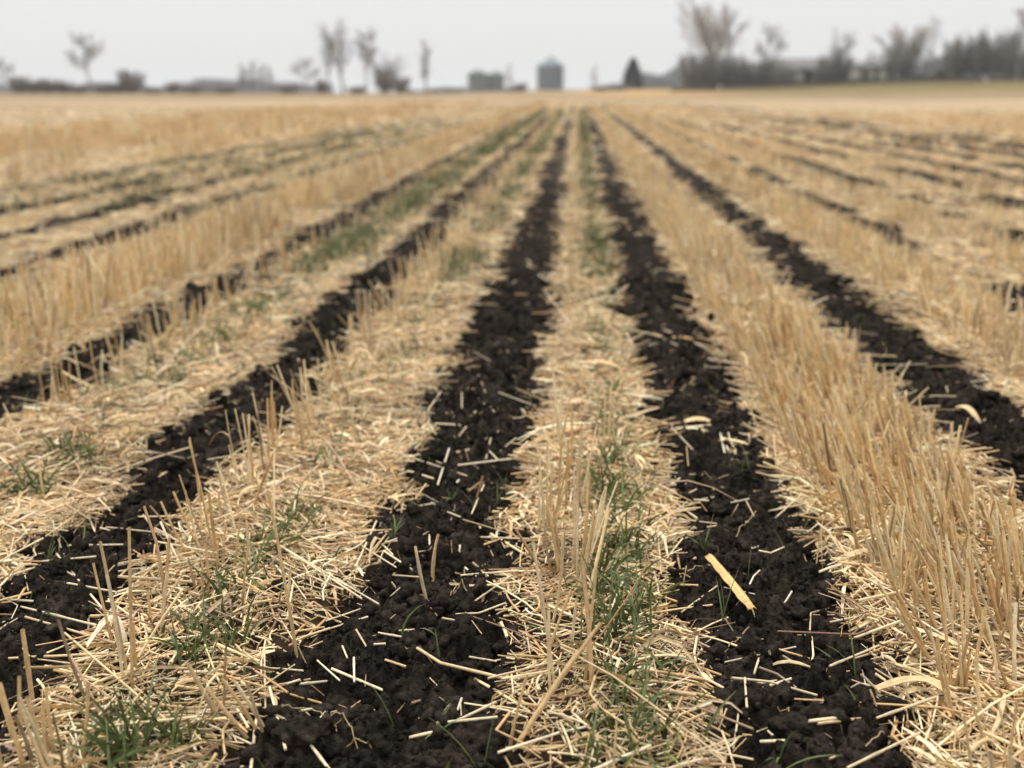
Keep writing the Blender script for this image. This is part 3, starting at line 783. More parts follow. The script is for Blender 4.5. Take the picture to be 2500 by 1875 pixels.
HERO = [
 (crop5, (660, 500), (785, 185), 2.4, PALE), (crop5, (715, 560), (760, 490), 2.4, PALE), (crop5, (700, 370), (930, 500), 2.2, PALE), (crop5, (830, 410), (1000, 505), 2.6, PALE),
 (crop5, (860, 480), (1015, 395), 2.0, PALE), (crop5, (795, 865), (935, 875), 2.4, PALE), (crop5, (905, 835), (1010, 815), 2.2, PALE), (crop5, (1180, 880), (1305, 850), 2.3, PALE),
 (crop5, (430, 1030), (565, 1125), 2.4, WHT), (crop5, (515, 1075), (820, 1165), 2.8, PALE), (crop5, (650, 1045), (652, 1160), 2.5, WHT), (crop5, (330, 1225), (485, 1100), 2.3, WHT),
 (crop5, (145, 1215), (240, 1560), 2.7, PALE), (crop5, (330, 1380), (405, 1230), 2.6, WHT), (crop5, (430, 1355), (500, 1230), 2.5, WHT), (crop5, (325, 1430), (515, 1650), 2.7, PALE),
 (crop5, (120, 1360), (410, 1420), 2.4, PALE), (crop5, (835, 1025), (960, 1040), 2.8, GLD), (crop5, (980, 1445), (1150, 1415), 3.2, PALE), (crop5, (1145, 1385), (1510, 1345), 2.7, PALE),
 (crop5, (1250, 1320), (1505, 1315), 2.6, PALE), (crop5, (1290, 505), (1640, 545), 2.4, PALE), (crop5, (1340, 1000), (1505, 990), 2.2, PALE), (crop5, (1305, 700), (1590, 560), 2.3, PALE),
 (crop5, (770, 985), (840, 965), 2.1, PALE), (crop5, (665, 930), (725, 970), 2.1, PALE), (crop5, (1100, 230), (1103, 295), 2.4, WHT), (crop5, (1285, 290), (1280, 325), 2.8, WHT),
 (crop5, (1300, 370), (1335, 460), 2.6, WHT), (crop5, (1125, 690), (1145, 765), 2.5, PALE), (crop5, (130, 1200), (330, 1185), 2.4, PALE), (crop5, (360, 1330), (420, 1355), 2.0, PALE),
 (crop5, (580, 940), (610, 1000), 2.0, PALE), (crop5, (210, 400), (800, 715), 2.6, PALE), (crop5, (240, 425), (700, 700), 2.3, PALE), (crop5, (480, 760), (690, 690), 2.3, PALE),
 (crop5, (455, 775), (735, 760), 2.3, PALE), (crop5, (990, 1230), (1045, 1185), 2.8, BRN), (crop5, (900, 60), (1135, 135), 2.4, PALE), (crop5, (1355, 170), (1430, 10), 2.4, PALE),
 (crop5, (1410, 285), (1700, 310), 2.2, PALE), (crop5, (1145, 105), (1290, 185), 2.0, PALE), (crop5, (835, 355), (910, 340), 2.2, PALE), (crop5, (1190, 1260), (1230, 1330), 1.8, PALE),
 (crop5, (610, 840), (640, 815), 2.6, WHT), (crop5, (880, 545), (1040, 550), 2.0, GLD), (crop5, (875, 570), (950, 590), 2.3, PALE), (crop5, (1310, 640), (1420, 600), 2.0, PALE),
 (crop6, (155, 705), (370, 595), 2.6, PALE), (crop6, (1040, 1110), (1430, 925), 2.5, PALE), (crop6, (1170, 850), (1480, 880), 2.9, PALE), (crop6, (310, 1285), (815, 1130), 2.7, PALE),
 (crop6, (565, 1155), (730, 1125), 2.6, PALE), (crop6, (1325, 1365), (1680, 1280), 2.9, PALE), (crop6, (725, 1440), (1080, 1430), 3.2, PALE), (crop6, (970, 1465), (1230, 1395), 2.8, GLD),
 (crop6, (630, 1495), (775, 1545), 2.8, PALE), (crop6, (1150, 1655), (1580, 1495), 3.0, PALE), (crop6, (775, 655), (820, 580), 2.6, WHT), (crop6, (620, 690), (625, 615), 2.3, PALE),
 (crop6, (930, 800), (935, 700), 2.0, PALE), (crop6, (230, 60), (320, 80), 2.5, PALE), (crop6, (435, 155), (560, 190), 2.0, PALE), (crop6, (540, 110), (600, 160), 2.2, GLD),
 (crop6, (680, 130), (880, 50), 2.3, PALE), (crop6, (370, 95), (410, 100), 2.6, WHT), (crop6, (575, 360), (650, 340), 2.6, PALE), (crop6, (415, 830), (495, 805), 2.0, PALE),
 (crop6, (680, 1020), (710, 995), 2.6, WHT), (crop6, (1225, 1240), (1345, 1230), 2.4, PALE), (crop6, (590, 1110), (620, 1040), 2.3, PALE), (crop6, (675, 1440), (715, 1485), 2.2, WHT),
 (crop6, (870, 310), (910, 365), 2.2, BRN), (crop6, (530, 1240), (545, 1380), 2.2, PALE), (crop6, (470, 1530), (500, 1350), 2.4, PALE), (crop6, (940, 330), (1230, 305), 2.3, PALE),
 (crop6, (680, 90), (900, 75), 2.2, PALE), (crop6, (1500, 560), (1800, 800), 2.5, GLD), (crop6, (1010, 1080), (1050, 1110), 1.8, PALE), (crop6, (1290, 570), (1900, 940), 2.6, PALE),
 (crop6, (1500, 720), (1900, 990), 2.6, PALE), (crop6, (930, 1190), (1060, 1195), 1.8, BRN),
 (crop9, (0, 870), (665, 970), 2.5, PALE), (crop9, (465, 1045), (545, 865), 2.6, WHT), (crop9, (400, 690), (480, 750), 2.5, PALE), (crop9, (550, 825), (680, 805), 2.8, PALE),
 (crop9, (775, 755), (880, 740), 2.6, PALE), (crop9, (785, 835), (825, 785), 2.6, PALE), (crop9, (815, 870), (900, 915), 2.2, PALE), (crop9, (400, 610), (490, 460), 2.3, PALE),
 (crop9, (780, 570), (850, 615), 2.6, WHT), (crop9, (630, 480), (630, 590), 2.4, PALE), (crop9, (1030, 575), (1140, 630), 2.4, PALE), (crop9, (690, 600), (725, 570), 2.5, WHT),
 (crop9, (740, 310), (805, 445), 2.2, GLD), (crop9, (1300, 915), (1480, 750), 2.3, PALE), (crop9, (1340, 570), (1610, 430), 2.3, PALE), (crop9, (1610, 1440), (1860, 1120), 3.0, GLD),
 (crop9, (450, 660), (620, 690), 2.6, PALE), (crop9, (610, 720), (660, 690), 2.4, PALE), (crop9, (1990, 910), (2005, 830), 2.5, WHT), (crop9, (2040, 740), (2200, 810), 2.3, PALE),
 (crop4, (340, 375), (640, 740), 2.6, PALE), (crop4, (120, 640), (590, 900), 2.5, PALE), (crop4, (375, 890), (1050, 1480), 2.6, (0.72, 0.55, 0.28)), (crop4, (410, 385), (740, 330), 2.3, PALE),
 (crop4, (240, 460), (580, 420), 2.3, PALE), (crop4, (25, 630), (195, 610), 2.6, WHT), (crop4, (780, 560), (1000, 515), 2.2, PALE), (crop4, (640, 265), (960, 270), 2.2, PALE),
 (crop4, (395, 600), (700, 600), 2.3, PALE), (crop4, (0, 1000), (660, 1040), 3.0, GLD), (crop4, (160, 815), (700, 970), 2.8, GLD), (crop4, (1170, 690), (1520, 840), 2.6, BRN),
 (crop4, (760, 0), (1020, 370), 2.6, PALE), (crop4, (1230, 0), (1390, 230), 2.4, PALE), (crop4, (450, 1440), (1390, 1380), 2.8, GLD), (crop4, (300, 1400), (860, 1290), 2.6, PALE),
 (crop4, (370, 505), (440, 510), 2.4, WHT), (crop4, (600, 215), (720, 225), 2.2, PALE), (crop4, (940, 380), (1310, 430), 2.3, PALE), (crop4, (1500, 1620), (1540, 1280), 3.2, PALE),
]
rng = np.random.default_rng(51)
for fn_, a, b_, r, c in HERO:
    straw_thing(gp(*fn_(a)), gp(*fn_(b_)), r * 0.00066, tuple(np.array(c) * rng.uniform(0.80, 1.04)), node=rng.uniform(0.2, 0.8) if rng.random() < 0.3 else None)
BENT = [(crop6, (450, 1250), (680, 1205), (970, 1220), 2.8, PALE), (crop6, (620, 1075), (730, 1085), (850, 1140), 2.6, BRN), (crop6, (620, 380), (690, 400), (770, 370), 2.0, PALE),
        (crop5, (1030, 1010), (1170, 1085), (1540, 1160), 3.2, GLD), (crop5, (910, 345), (820, 355), (885, 395), 2.2, PALE), (crop9, (520, 1025), (570, 1060), (610, 1015), 2.3, WHT),
        (crop6, (940, 860), (950, 960), (935, 1010), 2.0, PALE), (crop5, (1260, 745), (1400, 745), (1560, 690), 2.0, PALE), (crop6, (560, 565), (590, 510), (625, 485), 1.9, WHT)]
for fn_, a, m_, b_, r, c in BENT:
    straw_thing(gp(*fn_(a)), gp(*fn_(b_)), r * 0.0007, c, mid=gp(*fn_(m_)))
# further loose straws on the strips, the nearest ones first
cand = []
for s_, n in ((0, 24), (1, 26), (2, 22), (3, 18)):
    xs_, hw = STRIPS[s_][:2]
    y_ = np.exp(rng.uniform(math.log(1.25), math.log(5.0), n * 2)); x_ = xs_ + rng.uniform(-1.1, 1.1, n * 2) * hw
    k = (soilmask(x_, y_) > 0.4) & (x_ > LFT * y_ - 0.05) & (x_ < RGT * y_ + 0.05)
    cand += list(zip(x_[k][:n], y_[k][:n]))
for x_, y_ in cand:
    L = float(np.clip(rng.lognormal(math.log(0.034), 0.5), 0.012, 0.12)); a = rng.uniform(0, math.pi)
    c = (PALE, WHT, GLD)[rng.choice(3, p=[0.55, 0.3, 0.15])]
    dx, dy = math.cos(a) * L / 2, math.sin(a) * L / 2
    straw_thing((x_ - dx, y_ - dy), (x_ + dx, y_ + dy), rng.uniform(0.0009, 0.0016), tuple(np.array(c) * rng.uniform(0.58, 0.92)), R=6)

# ------------------------------------------------------------------ stubble plants that stand out, each with its stalks
def plant(bases, front, group='stubble plants standing out'):
    """bases: list of (base xyz, top xyz, radius, colour)"""
    c = np.mean([b[0] for b in bases], 0)
    root = empty('stubble_plant', c, None, 'stubble plant')
    for p0, p1, r, col in bases:
        p0 = np.array(p0) - c; p1 = np.array(p1) - c; L = np.linalg.norm(p1 - p0)
        t = np.linspace(0, 1, 6)[:, None]
        P = p0 + (p1 - p0) * t + rng.normal(0, 0.03, 3) * L * (t * (1 - t)) * 2
        rad = np.full(6, r) * (1.12 - 0.2 * t[:, 0]); k = rng.integers(1, 4); rad[k] *= 1.22
        Cc = np.clip(np.array(col)[None, None] * (1 + rng.normal(0, 0.05, (1, 6, 1))), 0, 0.9); Cc[0, k] *= 0.78
        V, F, C = tubes(P[None], rad[None], 7, rng, Cc)
        mesh_obj('stalk', V, F, M_STRAW, parent=root, col=C)
    want(root, front, c[0], c[1], 'stubble plant', group)
    return root
def up(base_px, top_px, lift=0.0):
    x, y = gp(*base_px); z = float(H(np.array([x]), np.array([y]))[0]) - 0.004
    X_, Y_, Z_ = at_depth(*top_px, y - 0.01)
    return (x, y, z), (X_, Y_, max(Z_, z + 0.02))
rng = np.random.default_rng(61)
STB = (0.68, 0.475, 0.24)
def group_px(fn_, lst, front):
    plant([(*up(fn_(a), fn_(b_)), r * 0.00082, tuple(np.array(c) * rng.uniform(0.9, 1.08))) for a, b_, r, c in lst], front)
group_px(crop5, [((1085, 600), (1018, 330), 2.8, PALE), ((1088, 600), (1040, 490), 2.2, GLD)], 'pale slanted stalk pair on bare soil')
group_px(crop5, [((1122, 555), (1155, 258), 2.6, STB), ((1118, 550), (1135, 365), 2.6, GLD)], 'upright split stalk on bare soil')
group_px(crop4, [((1780, 945), (1610, 0), 2.4, STB)], 'single very tall thin stalk')
group_px(crop4, [((790, 1175), (775, 215), 2.3, STB), ((770, 1090), (600, 300), 2.6, GLD), ((690, 920), (560, 430), 2.2, STB), ((815, 1060), (800, 790), 3.0, STB), ((920, 830), (885, 590), 2.4, STB), ((740, 1130), (640, 500), 2.3, PALE)], 'tall spread tuft of six stalks')
group_px(crop4, [((540, 1260), (350, 770), 2.4, BRN)], 'dark grey-brown leaning stalk')
group_px(crop4, [((195, 1250), (135, 830), 3.4, STB), ((130, 1500), (115, 1110), 2.8, STB)], 'thick upright stalk pair')
group_px(crop4, [((160, 1655), (0, 1150), 3.0, STB), ((260, 1655), (165, 1235), 3.6, GLD), ((300, 1660), (260, 1260), 2.8, STB), ((340, 1600), (275, 1180), 2.6, STB), ((200, 1655), (90, 1350), 2.6, BRN), ((390, 1655), (270, 1440), 2.6, (0.42, 0.28, 0.16)), ((270, 1655), (245, 1500), 2.4, (0.42, 0.28, 0.16))], 'thick brownish tuft of seven stalks')
group_px(crop4, [((475, 1590), (530, 1150), 2.6, STB)], 'single upright golden stalk')
group_px(crop4, [((1330, 1330), (1130, 1040), 3.4, GLD), ((1500, 1400), (1240, 1180), 2.8, STB), ((1560, 1420), (1330, 1120), 2.6, STB), ((1600, 1430), (1400, 1130), 2.4, PALE), ((1580, 1440), (1480, 1150), 2.2, (0.42, 0.29, 0.17))], 'leaning fan of five golden stalks')
group_px(crop4, [((1215, 350), (1040, 0), 2.6, STB), ((1160, 400), (965, 60), 2.3, STB), ((1090, 300), (900, 85), 2.0, (0.42, 0.29, 0.17)), ((1350, 200), (1310, 0), 2.3, STB), ((1180, 560), (1130, 400), 2.2, (0.42, 0.29, 0.17)), ((1340, 420), (1360, 190), 2.2, STB), ((1300, 430), (1310, 300), 2.0, STB)], 'loose fan of seven stalks')
group_px(crop4, [((1400, 420), (1440, 170), 2.2, STB), ((1240, 600), (1230, 310), 2.4, STB), ((1210, 610), (1215, 420), 2.2, GLD)], 'upright trio of stalks')
group_px(crop9, [((1390, 1640), (1410, 880), 2.2, STB), ((1420, 1650), (1480, 975), 2.2, STB), ((1450, 1650), (1490, 985), 2.0, STB), ((1375, 1600), (1385, 960), 2.0, PALE)], 'tall narrow sheaf of four stalks')
group_px(crop9, [((1310, 1640), (1245, 1200), 2.8, (0.5, 0.34, 0.18)), ((1290, 1640), (1215, 1210), 2.6, STB), ((1240, 1620), (1190, 1370), 2.2, (0.42, 0.29, 0.17))], 'brownish leaning trio of stalks')
group_px(crop5, [((1860, 1140), (1725, 310), 2.2, PALE), ((1950, 920), (1985, 640), 2.4, PALE)], 'pale pair of slender stalks')
group_px(crop5, [((1580, 1480), (1690, 1100), 2.0, STB)], 'short slanted stalk')
group_px(crop5, [((2030, 1180), (2105, 470), 2.2, STB)], 'lone slender upright stalk')
group_px(crop5, [((1630, 1430), (2000, 950), 3.0, STB), ((1600, 1500), (2130, 790), 2.6, STB)], 'pair of long stalks sloping up-right')
group_px(crop9, [((720, 1190), (770, 1000), 2.4, (0.40, 0.25, 0.11))], 'short orange-brown curved stalk')
# the rest of the plants one can tell apart: rows first, then the front of the dense bed on the right
pts = []
for cx, sg, n, hh, ln in ((0.01, 0.03, 7, 0.155, -0.03), (-0.60, 0.045, 9, 0.15, -0.1), (-1.24, 0.05, 12, 0.14, 0.0)):
    y_ = np.exp(rng.uniform(math.log(1.5), math.log(5), n)); pts += [(cx + rng.normal(0, sg), yy, hh, ln) for yy in y_]
for _ in range(420):
    yy = math.exp(rng.uniform(math.log(1.25), math.log(3.6))); pts.append((rng.uniform(0.48, 0.75), yy, 0.118, -0.30))
def minimum_apart(pts):
    kept = []
    for p in pts:
        if p[0] > RGT * p[1] + 0.04 or p[0] < LFT * p[1] - 0.04: continue
        if float(soilmask(np.array([p[0]]), np.array([p[1]]))[0]) > 0.4: continue
        if all(math.hypot(p[0] - q_[0], p[1] - q_[1]) > 0.045 for q_ in kept): kept.append(p)
    return kept
HT = [('short', 0.13), ('medium-high', 0.175), ('tall', 9)]
for x_, y_, hh, ln in minimum_apart(pts)[:185]:
    n = int(rng.integers(3, 8)); lst = []
    dirx = ln + rng.normal(0, 0.12); diry = -0.08 + rng.normal(0, 0.12)
    for _ in range(n):
        bx_, by_ = x_ + rng.normal(0, 0.011), y_ + rng.normal(0, 0.011)
        z = float(H(np.array([bx_]), np.array([by_]))[0]) - 0.004; h = hh * float(np.clip(rng.normal(0.98, 0.16), 0.5, 1.4))
        d = np.array([dirx + rng.normal(0, 0.11), diry + rng.normal(0, 0.11), 1.0]); d = d / np.linalg.norm(d) * h
        c = PAL[rng.choice(len(PAL), p=PW_STB / PW_STB.sum())] * rng.uniform(0.86, 1.08)
        lst.append(((bx_, by_, z), (bx_ + d[0], by_ + d[1], z + d[2]), float(np.clip(rng.normal(0.0019, 0.0004), 0.0011, 0.0029)), tuple(c)))
    hm = max(l[1][2] - l[0][2] for l in lst); hn = next(w for w, v_ in HT if hm < v_)
    lean = 'left-leaning' if dirx < -0.25 else 'right-leaning' if dirx > 0.06 else 'upright'
    num = {3: 'three', 4: 'four', 5: 'five', 6: 'six', 7: 'seven'}[n]
    plant(lst, f'{hn} {lean} {num}-stalk stubble plant')

# ------------------------------------------------------------------ grass tufts
rng = np.random.default_rng(71)
def tuft(px, py, n, L, w=0.0025):
    n = int(n * 0.9) if n > 9 else n; L = L * 0.92
    if n < 10: w = 0.0016; L = L * 0.8
    x, y = gp(px, py)
    k_ = 1.0 if n > 9 else 0.2
    bx_, by_ = x + rng.normal(0, 0.012, n) * k_, y + rng.normal(0, 0.014, n) * k_
    V, F, C = blades(rng, bx_ + rng.normal(0, 0.012, n) * (n > 9), by_ + rng.normal(0, 0.02, n) * (n > 9), rng.uniform(0.55, 1.25, n) * L, rng.uniform(0.6, 1.2, n) * w, 7)
    c = np.array([x, y, float(H(np.array([x]), np.array([y]))[0])])
    o = mesh_obj('grass_tuft', V - c, F, M_GRASS, col=C); o.location = c
    fr_ = 'thick' if n > 26 else 'loose' if n > 10 else 'thin'
    hg = 'tall' if L > 0.085 else 'low'
    want(o, f'{fr_} {hg} green grass tuft', x, y, 'grass tuft', 'green grass tufts')
for px, py, n, L in [(330, 1840, 40, 0.12), (260, 1860, 24, 0.10), (430, 1810, 18, 0.09), (470, 1600, 24, 0.085), (560, 1560, 20, 0.085), (440, 1540, 12, 0.08), (700, 1310, 22, 0.085), (650, 1345, 18, 0.08),
        (720, 1260, 20, 0.08), (560, 1420, 14, 0.075), (640, 1430, 10, 0.06), (1490, 1200, 44, 0.095), (1520, 1240, 26, 0.09), (1480, 1290, 26, 0.085), (1530, 1340, 30, 0.095), (1490, 1390, 34, 0.09),
        (1460, 1450, 28, 0.09), (1520, 1500, 34, 0.095), (1490, 1560, 20, 0.085), (1560, 1460, 16, 0.08), (1510, 1700, 24, 0.085), (1540, 1760, 22, 0.085), (1480, 1830, 20, 0.085), (1570, 1840, 22, 0.085), (1440, 1660, 10, 0.07),
        (1480, 1130, 40, 0.085), (1500, 1100, 24, 0.075), (1470, 1030, 24, 0.07), (1490, 960, 22, 0.07), (1460, 850, 26, 0.075), (1450, 800, 26, 0.07), (1475, 740, 20, 0.07), (820, 1160, 18, 0.075), (790, 1130, 20, 0.075),
        (840, 1090, 18, 0.07), (930, 930, 14, 0.07), (1010, 800, 18, 0.075), (1100, 690, 18, 0.075), (1050, 760, 16, 0.075), (160, 1110, 48, 0.085), (200, 1130, 36, 0.08), (90, 1190, 32, 0.08), (30, 1200, 28, 0.085), (240, 1070, 24, 0.075),
        (420, 930, 26, 0.075), (480, 890, 24, 0.07), (540, 830, 30, 0.075), (620, 760, 30, 0.075), (690, 720, 28, 0.075), (760, 660, 26, 0.075), (830, 610, 26, 0.075), (330, 1000, 18, 0.07), (900, 560, 22, 0.075),
        (1640, 1330, 5, 0.06), (1720, 1350, 7, 0.07), (1770, 1530, 4, 0.10), (2080, 1640, 3, 0.11), (1900, 1850, 5, 0.10), (1955, 1870, 3, 0.06), (1065, 1770, 4, 0.06), (960, 1330, 6, 0.06), (1220, 1240, 6, 0.055), (1100, 1210, 5, 0.055), (855, 1590, 5, 0.05),
        (120, 1370, 8, 0.06), (200, 1290, 6, 0.06), (2300, 1780, 5, 0.06), (1230, 1210, 5, 0.06), (660, 1640, 6, 0.07), (1180, 1850, 4, 0.13), (2240, 1290, 8, 0.07), (1100, 890, 6, 0.06)]:
    tuft(px, py, n, L)

# ------------------------------------------------------------------ corn residue, dry leaves, roots
rng = np.random.default_rng(81)
def husk(fn_, pts, w, col, label, arch=0.012, vee=0.5, name='dry_corn_leaf', cat='dry leaf', jag=0.12, lift=0.004, grp=None, taper=0.5):
    g_ = np.array([gp(*fn_(p)) for p in pts]); R = 15
    s_ = np.linspace(0, len(g_) - 1, R); i = np.minimum(s_.astype(int), len(g_) - 2); f = (s_ - i)[:, None]
    xy = g_[i] * (1 - f) + g_[i + 1] * f
    for _ in range(2): xy[1:-1] = (xy[:-2] + 2 * xy[1:-1] + xy[2:]) / 4
    h = H(xy[:, 0], xy[:, 1]); h = h + (1 - soilmask(xy[:, 0], xy[:, 1])) * 0.02
    t = np.linspace(0, 1, R)
    z = np.polyval(np.polyfit(t, h, 1), t); z = z + np.max(h - z) * (1.0 if name != 'dry_corn_leaf' else 0.7) + lift + arch * np.sin(np.pi * t)
    P = np.concatenate([xy, z[:, None]], 1); c = P.mean(0); P = P - c
    K = 7; T = nrm(np.gradient(P, axis=0)); side = nrm(np.cross(T, np.array([0, 0, 1.0]))); upv = np.cross(side, T)
    wd = w * (1 - taper * np.abs(2 * t - 1) ** 2.5) * (1 + rng.normal(0, jag, R) * 0.5)
    a = np.linspace(-1, 1, K)
    V = P[:, None] + side[:, None] * (wd[:, None] * np.sin(a * 1.3 * max(vee, 0.05) + 0)[None] / math.sin(1.3 * max(vee, 0.05)))[..., None] - upv[:, None] * (wd[:, None] * (1 - np.cos(a * 1.3 * vee))[None] / math.sin(1.3 * max(vee, 0.05)))[..., None]
    V[0] += T[0] * (rng.normal(0, jag, K) * w * 1.6)[:, None]; V[-1] += T[-1] * (rng.normal(0, jag, K) * w * 1.6)[:, None]
    V2 = V - upv[:, None] * 0.0008
    idx = np.arange(R * K).reshape(R, K); n = R * K
    def q_(ix): return np.stack([ix[:-1, :-1], ix[:-1, 1:], ix[1:, 1:], ix[1:, :-1]], -1).reshape(-1, 4)
    rim = []
    for line in (idx[0], idx[-1], idx[:, 0], idx[:, -1]):
        rim.append(np.stack([line[:-1], line[1:], line[1:] + n, line[:-1] + n], -1))
    F = np.concatenate([q_(idx), q_(idx)[:, ::-1] + n, *rim])
    streak = 1 + 0.16 * np.sin(a * 9 + rng.uniform(0, 6))[None, :, None] + rng.normal(0, 0.05, (R, 1, 1))
    cc = np.clip(np.array(col)[None, None] * streak, 0.02, 0.9).reshape(-1, 3)
    o = mesh_obj(name, np.concatenate([V.reshape(-1, 3), V2.reshape(-1, 3)]), F, M_HUSK, col=np.concatenate([cc, cc * 0.9])); o.location = c
    return tag(o, label, cat, grp)
ORG = (0.60, 0.385, 0.15); TAN = (0.56, 0.38, 0.20)
G_ = 'dry corn leaves among the straw'
husk(crop6, [(320, 462), (580, 815)], 0.0068, ORG, 'orange split piece of corn stalk lying on the right-centre black strip', arch=0.002, vee=1.0, name='corn_stalk_piece', cat='corn stalk', jag=0.22, taper=0.05, lift=0.010)
husk(crop6, [(1295, 1195), (1480, 1175), (1640, 1200), (1800, 1310)], 0.008, TAN, 'long curved tan corn leaf at lower right beside the dense stubble', arch=0.008, vee=0.45, grp=G_)
husk(crop6, [(1140, 425), (1330, 395)], 0.008, (0.60, 0.44, 0.24), 'pale tan flat leaf on the right edge of the right-centre strip', arch=0.006, vee=0.6, grp=G_)
husk(crop6, [(1300, 290), (1380, 320)], 0.012, (0.66, 0.48, 0.30), 'small pale leaf scrap caught against the dense stubble', arch=0.012, vee=0.5, grp=G_)
husk(crop9, [(960, 865), (1200, 775), (1430, 740)], 0.009, (0.50, 0.31, 0.13), 'orange-tan corn leaf lying across the central straw mat', arch=0.008, vee=0.45, grp=G_)
husk(lambda a: a, [(1628, 823), (1718, 818)], 0.010, ORG, 'blurred orange leaf crossing the right-centre strip in middle distance', arch=0.01, vee=0.7, grp=G_)
husk(lambda a: a, [(1669, 1040), (1746, 1038)], 0.011, (0.66, 0.48, 0.24), 'pale orange leaf on the left edge of right-centre strip', arch=0.01, vee=0.7, grp=G_)
husk(lambda a: a, [(2336, 993), (2397, 1019)], 0.009, (0.68, 0.50, 0.27), 'tan pointed leaf on the outer right black strip', arch=0.02, vee=0.8, grp=G_)
husk(lambda a: a, [(810, 1158), (860, 1170)], 0.010, (0.55, 0.30, 0.10), 'small orange-brown leaf on the straw left of the left-centre strip', arch=0.008, vee=0.5, grp=G_)
husk(crop4, [(870, 460), (960, 470)], 0.005, (0.42, 0.20, 0.07), 'tiny dark rusty leaf scrap on the outer left strip', arch=0.008, vee=0.5, jag=0.3, grp=G_)
husk(crop4, [(520, 970), (700, 905), (760, 950)], 0.006, (0.78, 0.66, 0.47), 'thin whitish folded leaf across the tall six-stalk tuft', arch=0.03, vee=0.5, grp=G_)
def root_fibre(fn_, pts, label):
    g_ = np.array([gp(*fn_(p)) for p in pts]); R = 16
    s_ = np.linspace(0, len(g_) - 1, R); i = np.minimum(s_.astype(int), len(g_) - 2); f = (s_ - i)[:, None]
    xy = g_[i] * (1 - f) + g_[i + 1] * f
    for _ in range(3): xy[1:-1] = (xy[:-2] + 2 * xy[1:-1] + xy[2:]) / 4
    t = np.linspace(0, 1, R); h = H(xy[:, 0], xy[:, 1]); z = np.maximum(h, np.polyval(np.polyfit(t, h, 2), t)) + 0.003 + 0.010 * np.sin(np.pi * t)
    P = np.concatenate([xy, z[:, None]], 1); c = P.mean(0)
    V, F, C = tubes((P - c)[None], np.full((1, R), 0.0008), 5, rng, np.full((1, R, 3), 1.0) * np.array([0.36, 0.27, 0.13]))
    o = mesh_obj('dry_root', V, F, M_STRAW, col=C); o.location = c
    tag(o, label, 'root', 'thin dry roots on the soil')
root_fibre(crop5, [(190, 1300), (300, 1275), (400, 1265), (480, 1330)], 'thin curved tan root on left side of left-centre strip')
root_fibre(crop5, [(500, 1345), (540, 1310), (610, 1335), (670, 1420)], 'thin arched root in the middle of left-centre strip')
root_fibre(crop5, [(600, 1400), (680, 1410), (750, 1425)], 'short straight thin root just below the arched one')
root_fibre(crop6, [(480, 300), (540, 220), (610, 170)], 'thin root arching up on right-centre strip beyond the corn stalk')
root_fibre(crop6, [(165, 580), (190, 530), (290, 510)], 'thin root beside the upper end of the corn stalk')
root_fibre(crop6, [(360, 1010), (430, 970), (500, 900)], 'thin root at left edge of right-centre strip below the corn stalk')
root_fibre(crop6, [(730, 1340), (790, 1360), (800, 1440)], 'thin hooked root low on the right-centre strip')
root_fibre(crop6, [(1260, 1560), (1350, 1510), (1480, 1490)], 'pale thin root at the bottom right of right-centre strip')
root_fibre(crop5, [(1230, 610), (1270, 560), (1330, 600)], 'thin looped root right of the two standing stalks')

# ------------------------------------------------------------------ trees and shrubs on the skyline
def gz_at(x, y): return float(terrain(np.array([x]), np.array([y]))[0])
def grow(seed, height, r0, spec, trunk_dir=(0, 0, 1), up_pull=0.15, nroot=1, spread0=0.0):
    """spec: per level (children, start fraction, angle, length ratio, radius ratio, wander). Returns wood and twig paths of a tree of that height."""
    rng = np.random.default_rng(seed)
    levels = [[]]
    for k in range(nroot):
        d = np.array(trunk_dir, float) + rng.normal(0, spread0, 3) * (1, 1, 0.2)
        p = np.array([rng.normal(0, 0.34 * spread0 * height), rng.normal(0, 0.34 * spread0 * height), -0.1])
        levels[0].append((p, d / np.linalg.norm(d), height * (spec[0][3] if nroot == 1 else rng.uniform(0.6, 1.0) * spec[0][3]), r0 * (1 if nroot == 1 else rng.uniform(0.6, 1))))
    out = []
    NS = 5
    for lv, sp_ in enumerate(spec):
        nch, t0, ang, lr, rr, wan = sp_
        paths, rads, nxt = [], [], []
        for p, d, L, r in levels[lv]:
            pts = [p]; dd = d.copy(); dirs = [dd]
            for s_ in range(NS):
                dd = dd + rng.normal(0, wan, 3) + np.array([0, 0, up_pull * (0.3 if lv == 0 else 1)]) * 0.5
                dd = dd / np.linalg.norm(dd); pts.append(pts[-1] + dd * L / NS); dirs.append(dd)
            pts = np.array(pts); paths.append(pts); tt = np.linspace(0, 1, NS + 1)
            rads.append(r * (1 - 0.72 * tt))
            if lv + 1 < len(spec):
                m = max(1, int(round(nch * rng.uniform(0.75, 1.25))))
                for c in range(m):
                    t = t0 + (1 - t0) * (c + rng.random()) / m
                    q_ = t * NS; i = min(int(q_), NS - 1); f = q_ - i
                    b_ = pts[i] * (1 - f) + pts[i + 1] * f; bd = dirs[i + 1]
                    az = rng.uniform(0, 2 * np.pi); aa = ang * rng.uniform(0.65, 1.3)
                    s1 = nrm(np.cross(bd, rng.normal(size=3))); s2 = np.cross(bd, s1)
                    nd = bd * math.cos(aa) + (s1 * math.cos(az) + s2 * math.sin(az)) * math.sin(aa)
                    nl = L * spec[lv + 1][3] * rng.uniform(0.65, 1.2) * (1.15 - 0.55 * t)
                    nxt.append((b_, nd / np.linalg.norm(nd), nl, max(r * spec[lv + 1][4] * (1 - 0.5 * t), 0.006)))
        out.append((np.array(paths), np.array(rads)))
        levels.append(nxt)
    return out
BK = np.array((0.235, 0.217, 0.205))
